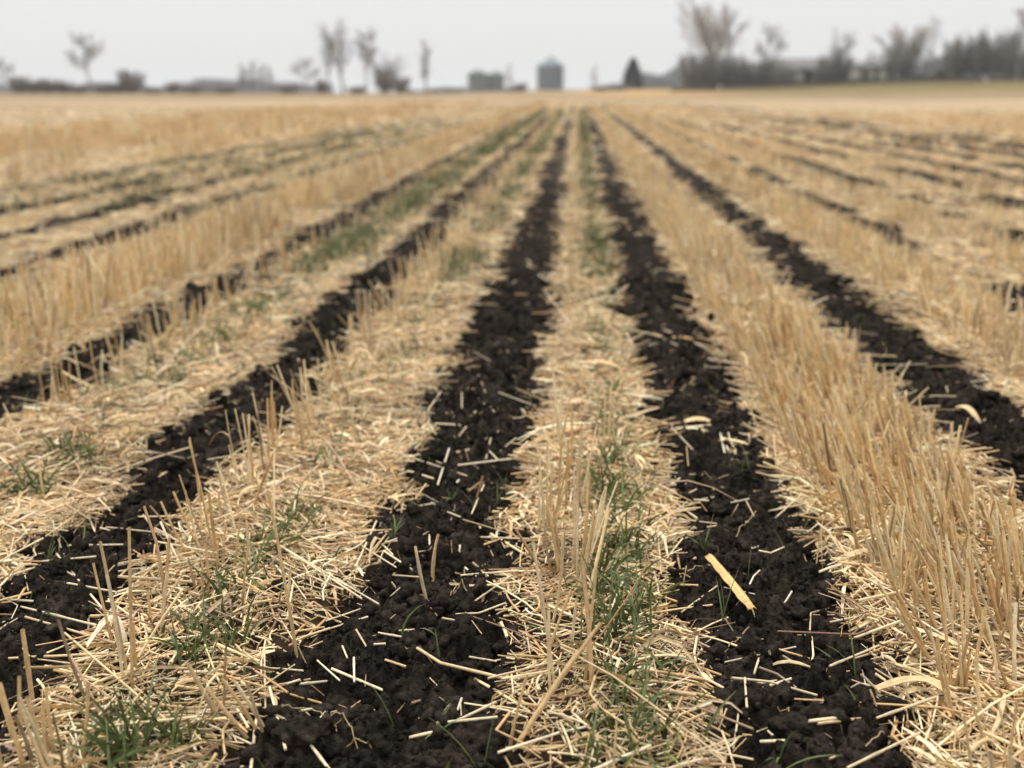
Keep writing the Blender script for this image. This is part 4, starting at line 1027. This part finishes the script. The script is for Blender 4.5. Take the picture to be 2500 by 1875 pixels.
def tree_proto(kind, name, seed, height, r0, spec, label, cat, group, loc, rz=0, scale=(1, 1, 1), wood_levels=2, col=BK, twig=None, minr=0.0, **kw):
    lv = grow(seed, height, r0, spec, **kw)
    rng = np.random.default_rng(seed + 1)
    root = empty(name, loc, label, cat, group, rz, scale)
    for nm, sl, cc in (('trunk' if kw.get('nroot', 1) == 1 else 'stem', lv[:wood_levels], col), ('crown', lv[wood_levels:], twig if twig is not None else col * 1.3)):
        parts = []
        for P, r in sl:
            r = np.maximum(r, minr)
            C = np.clip(np.array(cc)[None, None] * rng.uniform(0.8, 1.2, (len(P), 1, 1)) * np.ones((1, P.shape[1], 1)), 0, 1)
            parts.append(tubes(P, r, 6 if nm != 'crown' else 3, rng, C))
        V, F, C = join(parts)
        mesh_obj(nm, V, F, M_BARK, parent=root, col=C, smooth=(nm != 'crown'))
    return root
G_L, G_R = 'bare trees along the left skyline', 'bare trees round the farmyard'
def put(px, y): return (bx(px, y), y, gz_at(bx(px, y), y) - 0.05)
def extent(root):
    vs_ = []
    for ch in root.children:
        a = np.empty(len(ch.data.vertices) * 3, np.float32); ch.data.vertices.foreach_get('co', a); vs_.append(a.reshape(-1, 3))
    v_ = np.concatenate(vs_); w = np.percentile(np.hypot(v_[:, 0] - v_[:, 0].mean(), v_[:, 1] - v_[:, 1].mean()), 93) * 2
    return w, np.percentile(v_[:, 2], 99.3)
def fit(root, wpx, hpx, y):
    w, h = root['_w'], root['_h']
    return (bh(wpx, y) / w, bh(wpx, y) / w, bh(hpx, y) / h)
def plant_tree(proto, px, y, wpx, hpx, rz, lab, cat, group):
    if not proto.get('used'):
        proto['_w'], proto['_h'] = extent(proto); proto['used'] = 1
        proto.location = put(px, y); proto.rotation_euler = (0, 0, rz); proto.scale = fit(proto, wpx, hpx, y)
        return tag(proto, lab, cat, group)
    return dup(proto, put(px, y), rz, fit(proto, wpx, hpx, y), lab, cat, group)
#            children, start, angle, length ratio, radius ratio, wander
ROUND = [(10, .30, .85, .75, 1, .05), (8, .2, .7, .50, .45, .10), (7, .15, .65, .5, .5, .14), (6, .1, .6, .55, .5, .16), (1, 0, 0, .6, .55, .2)]
FAN = [(15, .25, .48, .35, 1, .05), (9, .2, .36, 1.7, .42, .05), (8, .15, .45, .36, .45, .10), (7, .12, .5, .5, .5, .13), (1, 0, 0, .55, .5, .18)]
NARROW = [(18, .18, .42, .92, 1, .05), (8, .1, .5, .28, .35, .09), (7, .15, .5, .5, .5, .14), (1, 0, 0, .6, .55, .2)]
FORK = [(7, .30, .36, .42, 1, .06), (10, .12, .45, 1.25, .60, .07), (7, .15, .55, .36, .45, .12), (4, .15, .6, .5, .5, .16), (1, 0, 0, .55, .5, .2)]
BUSH = [(10, .03, .45, .8, 1, .10), (6, .08, .5, .45, .55, .12), (5, .15, .55, .55, .55, .15), (1, 0, 0, .6, .6, .2)]
D1 = 165.0; D2 = 150.0
P_round = tree_proto('round', 'bare_tree', 3, 13.0, 0.20, ROUND, 'x', 'tree', None, (0, 0, 0), minr=0.016)
P_fork = tree_proto('fork', 'bare_tree', 5, 13.5, 0.19, FORK, 'x', 'tree', None, (0, 0, 0), minr=0.011, trunk_dir=(-0.10, 0, 1))
P_narrow = tree_proto('narrow', 'bare_tree', 7, 9.6, 0.15, NARROW, 'x', 'tree', None, (0, 0, 0), minr=0.016, trunk_dir=(0.06, 0, 1))
P_fan = tree_proto('fan', 'bare_tree', 13, 11.5, 0.24, FAN, 'x', 'tree', None, (0, 0, 0), minr=0.010, col=BK * 1.9, twig=BK * 2.2)
P_bush = tree_proto('bush', 'bare_bush', 9, 3.0, 0.05, BUSH, 'x', 'bush', None, (0, 0, 0), wood_levels=1, nroot=16, spread0=0.42, minr=0.016, col=BK * 1.0)
P_shr = tree_proto('shrub', 'tall_shrub', 15, 6.0, 0.07, BUSH, 'x', 'shrub', None, (0, 0, 0), wood_levels=1, nroot=20, spread0=0.30, minr=0.016, col=BK * 1.0)
# left skyline: (prototype, column, distance, width px, height px, turn, label)
for a in [
  (P_round, 220, D1, 92, 140, 0.0, 'bare round-crowned tree on a clear trunk, standing alone on the far left skyline'),
  (P_fork, 838, D1, 84, 172, 0.3, 'tallest bare tree left of the grain bins, forked and leaning left at the top'),
  (P_fork, 800, D1 + 2, 46, 158, 3.5, 'slender leaning bare tree crossing the tall forked tree on its left'),
  (P_narrow, 1040, D1, 40, 122, 0.0, 'narrow bare tree leaning right, standing alone between bush clump and twin bins'),
  (P_round, 893, D1 + 4, 84, 148, 2.1, 'bare tree with dense oval crown, just right of the forked tall tree'),
  (P_fork, 955, D1 - 2, 86, 94, 1.2, 'wide low bare tree with a branch reaching up right, before the lone narrow tree'),
  (P_round, 747, D1 + 30, 66, 86, 4.0, 'small fluffy pale tree on thin trunk, left of the tall forked tree'),
  (P_narrow, 594, D1 + 40, 34, 74, 0.2, 'leftmost of the four pale poplar-like trees in a row on the left skyline'),
  (P_narrow, 616, D1 + 42, 34, 82, 1.3, 'second from left of the four pale poplar-like trees, the tallest'),
  (P_narrow, 640, D1 + 40, 34, 74, 2.6, 'third from left of the four pale poplar-like trees'),
  (P_narrow, 660, D1 + 43, 30, 68, 3.9, 'rightmost and lowest of the four pale poplar-like trees'),
  (P_round, 6, D1, 66, 84, 0.7, 'bushy bare tree cut by the left picture edge')]:
    plant_tree(*a, 'tree', G_L)
G_B = 'bare bushes on the skyline'
for px, w_, h_, lab in ((321, 62, 56, 'rounded dark bush alone between the lone round tree and the poplars'), (45, 50, 42, 'dark bush at the foot of the tree on the left picture edge'), (82, 46, 32, 'low dark bush second from the left picture edge'), (118, 50, 36, 'low dark bush halfway between left edge and lone round tree'), (155, 50, 32, 'low dark bush just left of the lone round tree'),
        (190, 50, 20, 'very low scrub left of the lone round tree trunk'), (252, 50, 20, 'very low scrub right of the lone round tree trunk'), (285, 46, 26, 'low scrub at the left foot of the rounded dark bush'), (419, 34, 28, 'small faint bush alone right of the rounded dark bush'),
        (372, 56, 14, 'thin scrub between the rounded bush and the small faint bush'), (700, 60, 18, 'thin scrub right of the four poplars'), (787, 34, 34, 'small dark bush left of the tall forked tree base'), (938, 50, 62, 'dark twiggy bush, biggest of the clump right of the oval tree'),
        (978, 50, 40, 'dark rounded bush at the right end of the clump before the lone narrow tree'), (1012, 44, 24, 'brownish low bush at left foot of the lone narrow tree'), (1058, 44, 22, 'brownish low bush at right foot of the lone narrow tree'), (1105, 60, 18, 'low brown scrub left of the twin bins'), (1269, 40, 20, 'small round bush between the twin bins and the big bin'),
        (1245, 30, 11, 'tiny bush close right of the twin bins'), (1470, 60, 14, 'low brown scrub right of the big bin'), (1512, 56, 17, 'low brown scrub at the left foot of the conifer'), (470, 70, 16, 'thin scrub at the left end of the far grey woods'), (545, 80, 16, 'thin scrub below the far grey woods'), (870, 50, 18, 'thin scrub between the forked tree and the oval tree')):
    plant_tree(P_bush, px, D1 - 8 if px < 1000 else 240, w_, h_, px * 1.7, lab, 'bush', G_B)
# right: farmyard shelter belt
for a in [
  (P_fan, 1745, D2 + 6, 128, 204, 0.2, 'tallest bare tree on the right, pale fan-shaped cottonwood rising behind dark bushes'),
  (P_round, 1877, D2 + 8, 66, 142, 0.5, 'narrow dark bare tree between the tall cottonwood and the grey barn'),
  (P_fork, 2040, D2 + 4, 80, 126, 2.5, 'dense upright bare tree between the grey barn and the white shed'),
  (P_fan, 2200, D2 + 8, 112, 136, 3.0, 'wide airy bare tree at the right end of the white shed'),
  (P_round, 2128, D2 + 18, 70, 70, 1.1, 'small round bare tree behind the white shed roof'),
  (P_round, 2250, D2 + 16, 64, 74, 1.9, 'low grey bare tree left of the dark tree belt'),
  (P_round, 2288, D2 + 18, 60, 64, 5.0, 'lower grey bare tree, next to the left end of the dark belt'),
  (P_narrow, 2488, D2 + 30, 50, 160, 4.4, 'tall pale slender tree beside the utility pole at right edge')]:
    plant_tree(*a, 'tree', G_R)
shr = [(1692, 62, 88, 'leftmost dark shrub of the thick clump below the tall cottonwood'), (1716, 56, 88, 'second dark shrub from the left under the tall cottonwood'), (1740, 56, 78, 'third dark shrub from the left under the tall cottonwood'), (1765, 56, 72, 'fourth dark shrub from the left under the tall cottonwood'), (1790, 56, 82, 'fifth dark shrub from the left under the tall cottonwood'),
       (1816, 50, 72, 'rightmost dark shrub under the tall cottonwood'), (1850, 50, 64, 'greyish shrub between cottonwood clump and narrow dark tree'), (1880, 44, 70, 'brown shrub at the foot of the narrow dark tree'), (1905, 40, 50, 'reddish-brown shrub at the left end of the grey barn'), (1926, 26, 40, 'thin shrub before the left half of the grey barn'), (1990, 28, 44, 'thin shrub before the right half of the grey barn'),
       (2012, 44, 70, 'dark shrub at the right end of the grey barn'), (2036, 38, 80, 'dark shrub at the foot of the dense upright tree'), (2058, 36, 70, 'dark shrub at the left end of the white shed'),
       (2112, 26, 40, 'small dark shrub in front of the white shed'), (2170, 34, 90, 'dark shrub leaning over the right half of the white shed'), (2205, 56, 92, 'dark shrub at the right end of the white shed'),
       (2322, 66, 100, 'leftmost dark shrub of the tall belt at right'), (2352, 60, 92, 'second shrub from the left in the tall dark belt'), (2378, 58, 112, 'third shrub from the left in the tall dark belt'), (2404, 56, 98, 'fourth shrub from the left in the tall dark belt'),
       (2428, 58, 108, 'fifth shrub from the left in the tall dark belt'), (2455, 60, 112, 'rightmost tall shrub of the dark belt, beside the pole'), (2492, 66, 74, 'lower reddish shrub cut by the right picture edge'), (2250, 50, 34, 'low shrub before the blue-grey shed, left one'), (2295, 56, 40, 'low shrub before the blue-grey shed, right one')]
for px, w_, h_, lab in shr:
    plant_tree(P_shr, px, D2 + (2 if px % 2 else -1), w_, h_, px * 0.9, lab, 'shrub', 'dense dark shrubs of the farmyard belt')
for px, y, w_, h_, lab in ((1243, 420, 20, 66, 'faint thin pale tree just right of the twin bins'), (1450, 330, 18, 58, 'faint thin pale tree right of the big bin')):
    plant_tree(P_narrow, px, y, w_, h_, 1.0, lab, 'tree', 'faint thin trees near the bins')

# the conifer: drooping tiers of needle sprays
rng = np.random.default_rng(91)
cx = 350.0; loc = put(1544, cx)
con = empty('conifer', loc, 'dark green cone-shaped conifer standing alone right of the big bin', 'conifer')
P = np.array([[(0, 0, -0.1), (0, 0, 3), (0, 0, 6), (0, 0, 9.0)]], float)
V, F, C = tubes(P, np.array([[0.16, 0.12, 0.07, 0.02]]), 8, rng, np.full((1, 4, 3), 0.06))
mesh_obj('trunk', V, F, M_BARK, parent=con, col=C)
n = 12000; h = 0.3 + 8.8 * rng.random(n) ** 1.2; rad = np.clip(1 - (h / 9.35) ** 2.0, 0, 1) ** 0.95 * 3.5 * (0.86 + 0.14 * np.sin(h * 5)) * np.sqrt(rng.uniform(0.05, 1, n)); az = rng.uniform(0, 2 * np.pi, n)
b0 = np.stack([rad * np.cos(az), rad * np.sin(az), h - 0.12 * rad], -1)
d = np.stack([np.cos(az), np.sin(az), rng.normal(-0.25, 0.25, n)], -1) * rng.uniform(0.25, 0.6, n)[:, None]
V, F, C = ribbons(np.stack([b0, b0 + d * 0.5, b0 + d], 1), np.array([0.13, 0.16, 0.03])[None].repeat(n, 0), rng, np.repeat((np.array([0.034, 0.042, 0.032]) * rng.uniform(0.6, 1.4, (n, 1)))[:, None], 3, 1))
mesh_obj('crown', V, F, M_GRASS, parent=con, col=C, smooth=False)

# far-off woods: single mass on the horizon, distance haze painted into their grey
rng = np.random.default_rng(92)
parts = []
for pxa, pxb, y, h in ((455, 800, 620, 8.2), (1565, 1690, 430, 6.0), (1575, 1660, 520, 10.5), (-20, 460, 600, 7.5), (2200, 2320, 420, 9.0), (1040, 1140, 640, 3.6)):
    n = int((pxb - pxa) * 30)
    x = rng.uniform(bx(pxa, y), bx(pxb, y), n); yy = y + rng.uniform(-14, 14, n)
    hh = h * (0.75 + 0.45 * fbm(x * 0.06, yy * 0, 93, 2)) * rng.uniform(0.6, 1.1, n)
    b0 = np.stack([x, yy, terrain(x, yy) - 0.2], -1)
    t1 = b0 + np.stack([rng.normal(0, 0.6, n), rng.normal(0, 0.6, n), hh], -1)
    parts.append(tubes(np.stack([b0, (b0 + t1) / 2, t1], 1), np.array([0.22, 0.16, 0.05])[None].repeat(n, 0), 3, rng, np.repeat((np.array([0.27, 0.27, 0.28]) * rng.uniform(0.85, 1.15, (n, 1)))[:, None], 3, 1)))
V, F, C = join(parts)
tag(mesh_obj('distant_wood', V, F, M_BARK, col=C, smooth=False), 'faint grey far-off woods along the horizon', 'wood', kind='stuff')

# ------------------------------------------------------------------ grain bins
def grain_bin(px, wpx, y, wall_px, roof_px, label, m, mroof, name='grain_bin'):
    loc = put(px, y); R = bh(wpx, y) / 2; hw = bh(wall_px, y); hr = bh(roof_px, y)
    root = empty(name, loc, label, 'grain bin', 'grain bins at the end of the field')
    ns, nr = 64, int(hw / 0.11)
    a = np.arange(ns) * 2 * np.pi / ns; z = np.linspace(0, hw, nr)
    rr = R + 0.022 * np.sin(np.arange(nr) * np.pi / 2) + np.where(np.arange(nr) % 10 == 0, 0.03, 0)
    V = np.stack([rr[:, None] * np.cos(a), rr[:, None] * np.sin(a), np.repeat(z[:, None], ns, 1)], -1)
    ix = np.arange(nr * ns).reshape(nr, ns); nx2 = np.roll(ix, -1, 1)
    F = np.stack([ix[:-1], nx2[:-1], nx2[1:], ix[1:]], -1).reshape(-1, 4)
    mesh_obj('wall', V.reshape(-1, 3), F, m, parent=root)
    rs = np.array([R + 0.18, R + 0.17, R * 0.14]); zs = np.array([hw - 0.10, hw + 0.02, hw + hr * 0.93])
    rib = np.where(np.arange(ns) % 4 == 0, 0.06, 0)
    V = np.stack([rs[:, None] * np.cos(a), rs[:, None] * np.sin(a), zs[:, None] + rib[None]], -1)
    ix = np.arange(3 * ns).reshape(3, ns); nx2 = np.roll(ix, -1, 1)
    roof = mesh_obj('roof', V.reshape(-1, 3), np.stack([ix[:-1], nx2[:-1], nx2[1:], ix[1:]], -1).reshape(-1, 4), mroof, parent=root, smooth=False)
    b24 = np.arange(24) * 2 * np.pi / 24
    zz = [hw + hr * 0.93, hw + hr, hw + hr * 1.02]; r3 = [R * 0.15, R * 0.15, 0.02]
    V = np.array([(r_ * math.cos(t_), r_ * math.sin(t_), z_) for r_, z_ in zip(r3, zz) for t_ in b24])
    ix = np.arange(72).reshape(3, 24); nx2 = np.roll(ix, -1, 1)
    mesh_obj('cap', V, np.stack([ix[:-1], nx2[:-1], nx2[1:], ix[1:]], -1).reshape(-1, 4), mroof, parent=roof)
    V, F, _ = box(-0.55, 0.55, -R - 0.12, -R + 0.3, 0.5, 2.5); dr = mesh_obj('door', V, F, M_STEEL_DARK, parent=root, smooth=False)
    V, F, _ = box(0.36, 0.46, -R - 0.17, -R - 0.12, 1.4, 1.6); mesh_obj('handle', V, F, M_WHITE, parent=dr, smooth=False)
    pr = [box(x - 0.03, x + 0.03, -0.03, 0.03, 0.3, hw + 0.2) for x in (-0.22, 0.22)] + [box(-0.19, 0.19, -0.02, 0.02, z_, z_ + 0.04) for z_ in np.arange(0.5, hw, 0.32)]
    V, F, _ = join(pr); ld = mesh_obj('ladder', V, F, M_STEEL_DARK, parent=root, smooth=False); ld.location = (R * 0.62 + 0.1, -R * 0.79 - 0.12, 0); ld.rotation_euler = (0, 0, 0.66)
    return root
grain_bin(1343.5, 63, 450, 55, 22, 'large steel grain bin with pale conical roof, standing beyond the end of the rows', M_STEEL, M_STEEL_ROOF)
grain_bin(1166, 46, 520, 53, 10, 'left and slightly taller of the two small dark bins', M_STEEL_DARK, M_STEEL)
grain_bin(1210, 42, 528, 49, 10, 'right and lower of the two small dark bins', M_STEEL_DARK, M_STEEL)

# ------------------------------------------------------------------ farm buildings behind the shelter trees
def gable(name, loc, rz, L, Wd, hw, hr, label, cat, mw, mr_, doors, windows=()):
    """long side faces -y; doors: (x0, x1, height), windows: (x, z, w, h)"""
    root = empty(name, loc, label, cat, rz=rz)
    cuts = sorted(doors)
    # front wall pieces between the door openings, back wall, gable ends
    pr = []; x0 = -L / 2
    for a_, b_, h_ in cuts:
        pr.append(box(x0, a_, -Wd / 2, -Wd / 2 + 0.18, 0, hw)); pr.append(box(a_, b_, -Wd / 2, -Wd / 2 + 0.18, h_, hw)); x0 = b_
    pr.append(box(x0, L / 2, -Wd / 2, -Wd / 2 + 0.18, 0, hw)); pr.append(box(-L / 2, L / 2, Wd / 2 - 0.18, Wd / 2, 0, hw))
    for s_ in (-1, 1):
        xo, xi = s_ * L / 2, s_ * (L / 2 - 0.18); w2 = Wd / 2 - 0.182
        V = np.array([(x, y, z) for x in (xo, xi) for y, z in ((-w2, 0), (w2, 0), (w2, hw), (0, hw + hr * (w2 / (Wd / 2))), (-w2, hw))])
        pr.append((V, np.array([(0, 1, 2, 3), (0, 3, 4, 0)][:1]), None)) if False else None
        F = np.array([(0, 1, 2, 4), (5, 9, 7, 6), (0, 5, 6, 1), (1, 6, 7, 2), (4, 9, 5, 0), (2, 3, 4, 4), (7, 9, 8, 8), (2, 7, 8, 3), (3, 8, 9, 4)])
        F4 = F[[0, 1, 2, 3, 4, 7, 8]]; pr.append((V, F4, None))
        pr.append((V, np.array([(2, 3, 4, 2)]), None)) if False else None
    V, F, _ = join(pr); mesh_obj('wall', V, F, mw, parent=root, smooth=False)
    tri = []
    for s_ in (-1, 1):
        xo = s_ * (L / 2 - 0.05); w2 = Wd / 2 - 0.2
        V = np.array([(xo, -w2, hw), (xo, w2, hw), (xo, 0, hw + hr * 0.95), (xo - s_ * 0.1, -w2, hw), (xo - s_ * 0.1, w2, hw), (xo - s_ * 0.1, 0, hw + hr * 0.95)])
        tri.append((V, np.array([(0, 1, 4, 3), (1, 2, 5, 4), (2, 0, 3, 5)]), None))
        tri.append((V, np.array([(0, 2, 1, 1)])[:, :3], None)) if False else None
    Vt = np.concatenate([p_[0] for p_ in tri]); Ft = np.concatenate([p_[1] + 6 * i for i, p_ in enumerate(tri)])
    mesh_obj('gable', Vt, [Ft, np.array([(0, 2, 1), (3, 4, 5), (6, 8, 7), (9, 10, 11)])], mw, parent=root, smooth=False)
    e = 0.5; sl = hr / (Wd / 2)
    rf = []
    for s_ in (-1, 1):
        V = np.array([(x, y, z + dz) for dz in (0.03, 0.18) for x in (-L / 2 - e, L / 2 + e) for y, z in ((s_ * (Wd / 2 + e), hw - sl * e), (0, hw + hr))])
        rf.append((V, np.array([(0, 1, 3, 2), (4, 6, 7, 5), (0, 4, 5, 1), (2, 3, 7, 6), (0, 2, 6, 4)]), None))
    V, F, _ = join(rf); mesh_obj('roof', V, F, mr_, parent=root, smooth=False)
    for a_, b_, h_ in cuts:
        V, F, _ = box(a_, b_, -Wd / 2 + 0.6, -Wd / 2 + 0.7, 0, h_); mesh_obj('door', V, F, M_OPENING_SHADE, parent=root, smooth=False)  # dark sheet inside each opening, standing in for the shade indoors
    for x, z, w_, h_ in windows:
        pr = [box(x - w_ / 2 - 0.1, x + w_ / 2 + 0.1, -Wd / 2 - 0.06, -Wd / 2 - 0.003, z - h_ / 2 - 0.1, z - h_ / 2), box(x - w_ / 2 - 0.1, x + w_ / 2 + 0.1, -Wd / 2 - 0.06, -Wd / 2 - 0.003, z + h_ / 2, z + h_ / 2 + 0.1),
              box(x - w_ / 2 - 0.1, x - w_ / 2, -Wd / 2 - 0.058, -Wd / 2 - 0.003, z - h_ / 2, z + h_ / 2), box(x + w_ / 2, x + w_ / 2 + 0.1, -Wd / 2 - 0.058, -Wd / 2 - 0.003, z - h_ / 2, z + h_ / 2)]
        V, F, _ = join(pr); wo = mesh_obj('window', V, F, M_WHITE, parent=root, smooth=False)
        V, F, _ = box(x - w_ / 2, x + w_ / 2, -Wd / 2 - 0.03, -Wd / 2 - 0.004, z - h_ / 2, z + h_ / 2); mesh_obj('pane', V, F, M_GLASS, parent=wo, smooth=False)
    return root
DB = 172.0
gable('barn', put(1952, DB), 0.15, bh(120, DB), 7.0, bh(38, DB), bh(22, DB), 'pale grey farm building half hidden behind bare trees right of the cottonwood', 'farm building', M_GREYWALL, M_REDROOF, [(-0.6, 1.3, 2.0)], [(-2.4, 1.5, 0.9, 0.9), (2.5, 1.5, 0.9, 0.9)])
gable('shed', put(2130, DB - 4), -0.05, bh(140, DB), 6.0, bh(36, DB), bh(12, DB), 'long white shed with dark door openings behind shrubs on the right', 'shed', M_WHITE, M_GREYROOF, [(-2.3, -1.3, 2.0), (-0.4, 0.5, 2.0), (2.0, 2.5, 1.9)])
gable('house', put(1838, DB + 6), 0.1, bh(80, DB), 5.5, bh(30, DB), bh(24, DB), 'small pale grey house glimpsed between the cottonwood clump and the narrow tree', 'house', M_GREYWALL, M_GREYROOF, [(1.2, 2.0, 2.0)], [(-1.2, 1.3, 0.8, 0.9)])
gable('shed', put(2262, DB + 12), 0.0, bh(120, DB), 6.0, bh(14, DB), bh(7, DB), 'low blue-grey shed left of the tall dark belt', 'shed', M_BLUEROOF, M_BLUEROOF, [(-1.0, 0.4, 0.8)])

# weeds along the foot of the shelter belt
rng = np.random.default_rng(95)
n = 9000; px_ = rng.uniform(1640, 2560, n); yy = D2 + rng.uniform(-5, 3.5, n)
x = np.array([bx(p_, 1.0) for p_ in px_]) * yy; b0 = np.stack([x, yy, terrain(x, yy) - 0.03], -1)
hh = rng.uniform(0.25, 0.85, n) * (0.6 + 0.6 * np.abs(fbm(x * 0.5, yy * 0.3, 77, 2))); t1 = b0 + np.stack([rng.normal(0, 0.12, n), rng.normal(0, 0.12, n), hh], -1)
V, F, C = tubes(np.stack([b0, t1], 1), np.array([0.035, 0.012])[None].repeat(n, 0), 3, rng, np.repeat((np.array([0.17, 0.145, 0.105]) * rng.uniform(0.7, 1.25, (n, 1)))[:, None], 2, 1))
tag(mesh_obj('weeds', V, F, M_BARK, col=C, smooth=False), 'dry brown weeds along the foot of the farmyard shrubs', 'weeds', kind='stuff')

# pole and markers
yp = 150.0; loc = put(2472, yp)
pole = empty('utility_pole', loc, 'tall thin utility pole with short crossarm near the right picture edge', 'utility pole')
V, F, C = tubes(np.array([[(0, 0, -0.1), (0, 0, 4.5), (0, 0, 9.0)]], float), np.array([[0.13, 0.11, 0.08]]), 10, np.random.default_rng(1), np.full((1, 3, 3), 0.2))
mesh_obj('post', V, F, M_POLE, parent=pole)
V, F, _ = box(-0.7, 0.7, 0.09, 0.17, 8.2, 8.32); arm = mesh_obj('crossarm', V, F, M_POLE, parent=pole, smooth=False)
for x in (-0.6, 0.6):
    V, F, C = tubes(np.array([[(x, 0.13, 8.32), (x, 0.13, 8.40), (x, 0.13, 8.46)]]), np.array([[0.03, 0.05, 0.025]]), 8, np.random.default_rng(2)); mesh_obj('insulator', V, F, M_WHITE, parent=arm)
for px, y, hgt, lab in ((1757, 140, 0.62, 'small white marker post in the grass before the dark shrub clump'), (2405, 138, 0.55, 'small white marker post in the grass before the tall dark belt'), (2145, 136, 1.5, 'taller white marker post in front of the white shed')):
    root = empty('marker_post', put(px, y), lab, 'marker post', 'white marker posts before the trees')
    V, F, _ = box(-0.03, 0.03, -0.03, 0.03, -0.1, hgt); mesh_obj('post', V, F, M_WHITE, parent=root, smooth=False)
    V, F, _ = box(-0.16, 0.16, -0.05, -0.032, hgt - 0.34, hgt + 0.02); mesh_obj('panel', V, F, M_WHITE, parent=root, smooth=False)

settle()

# light haze in the air over the whole field
vm = bpy.data.materials.new('haze'); vm.use_nodes = True; t = vm.node_tree; t.nodes.clear()
ou = t.nodes.new('ShaderNodeOutputMaterial'); pv = t.nodes.new('ShaderNodeVolumePrincipled')
pv.inputs['Color'].default_value = (0.93, 0.95, 0.98, 1); pv.inputs['Density'].default_value = 0.0003
t.links.new(pv.outputs[0], ou.inputs['Volume'])
V, F, _ = box(-2800, 2800, -30, 3300, -11, 16)
tag(mesh_obj('haze', V, F, vm, smooth=False), 'thin pale haze in the air over the field', 'haze', kind='stuff')
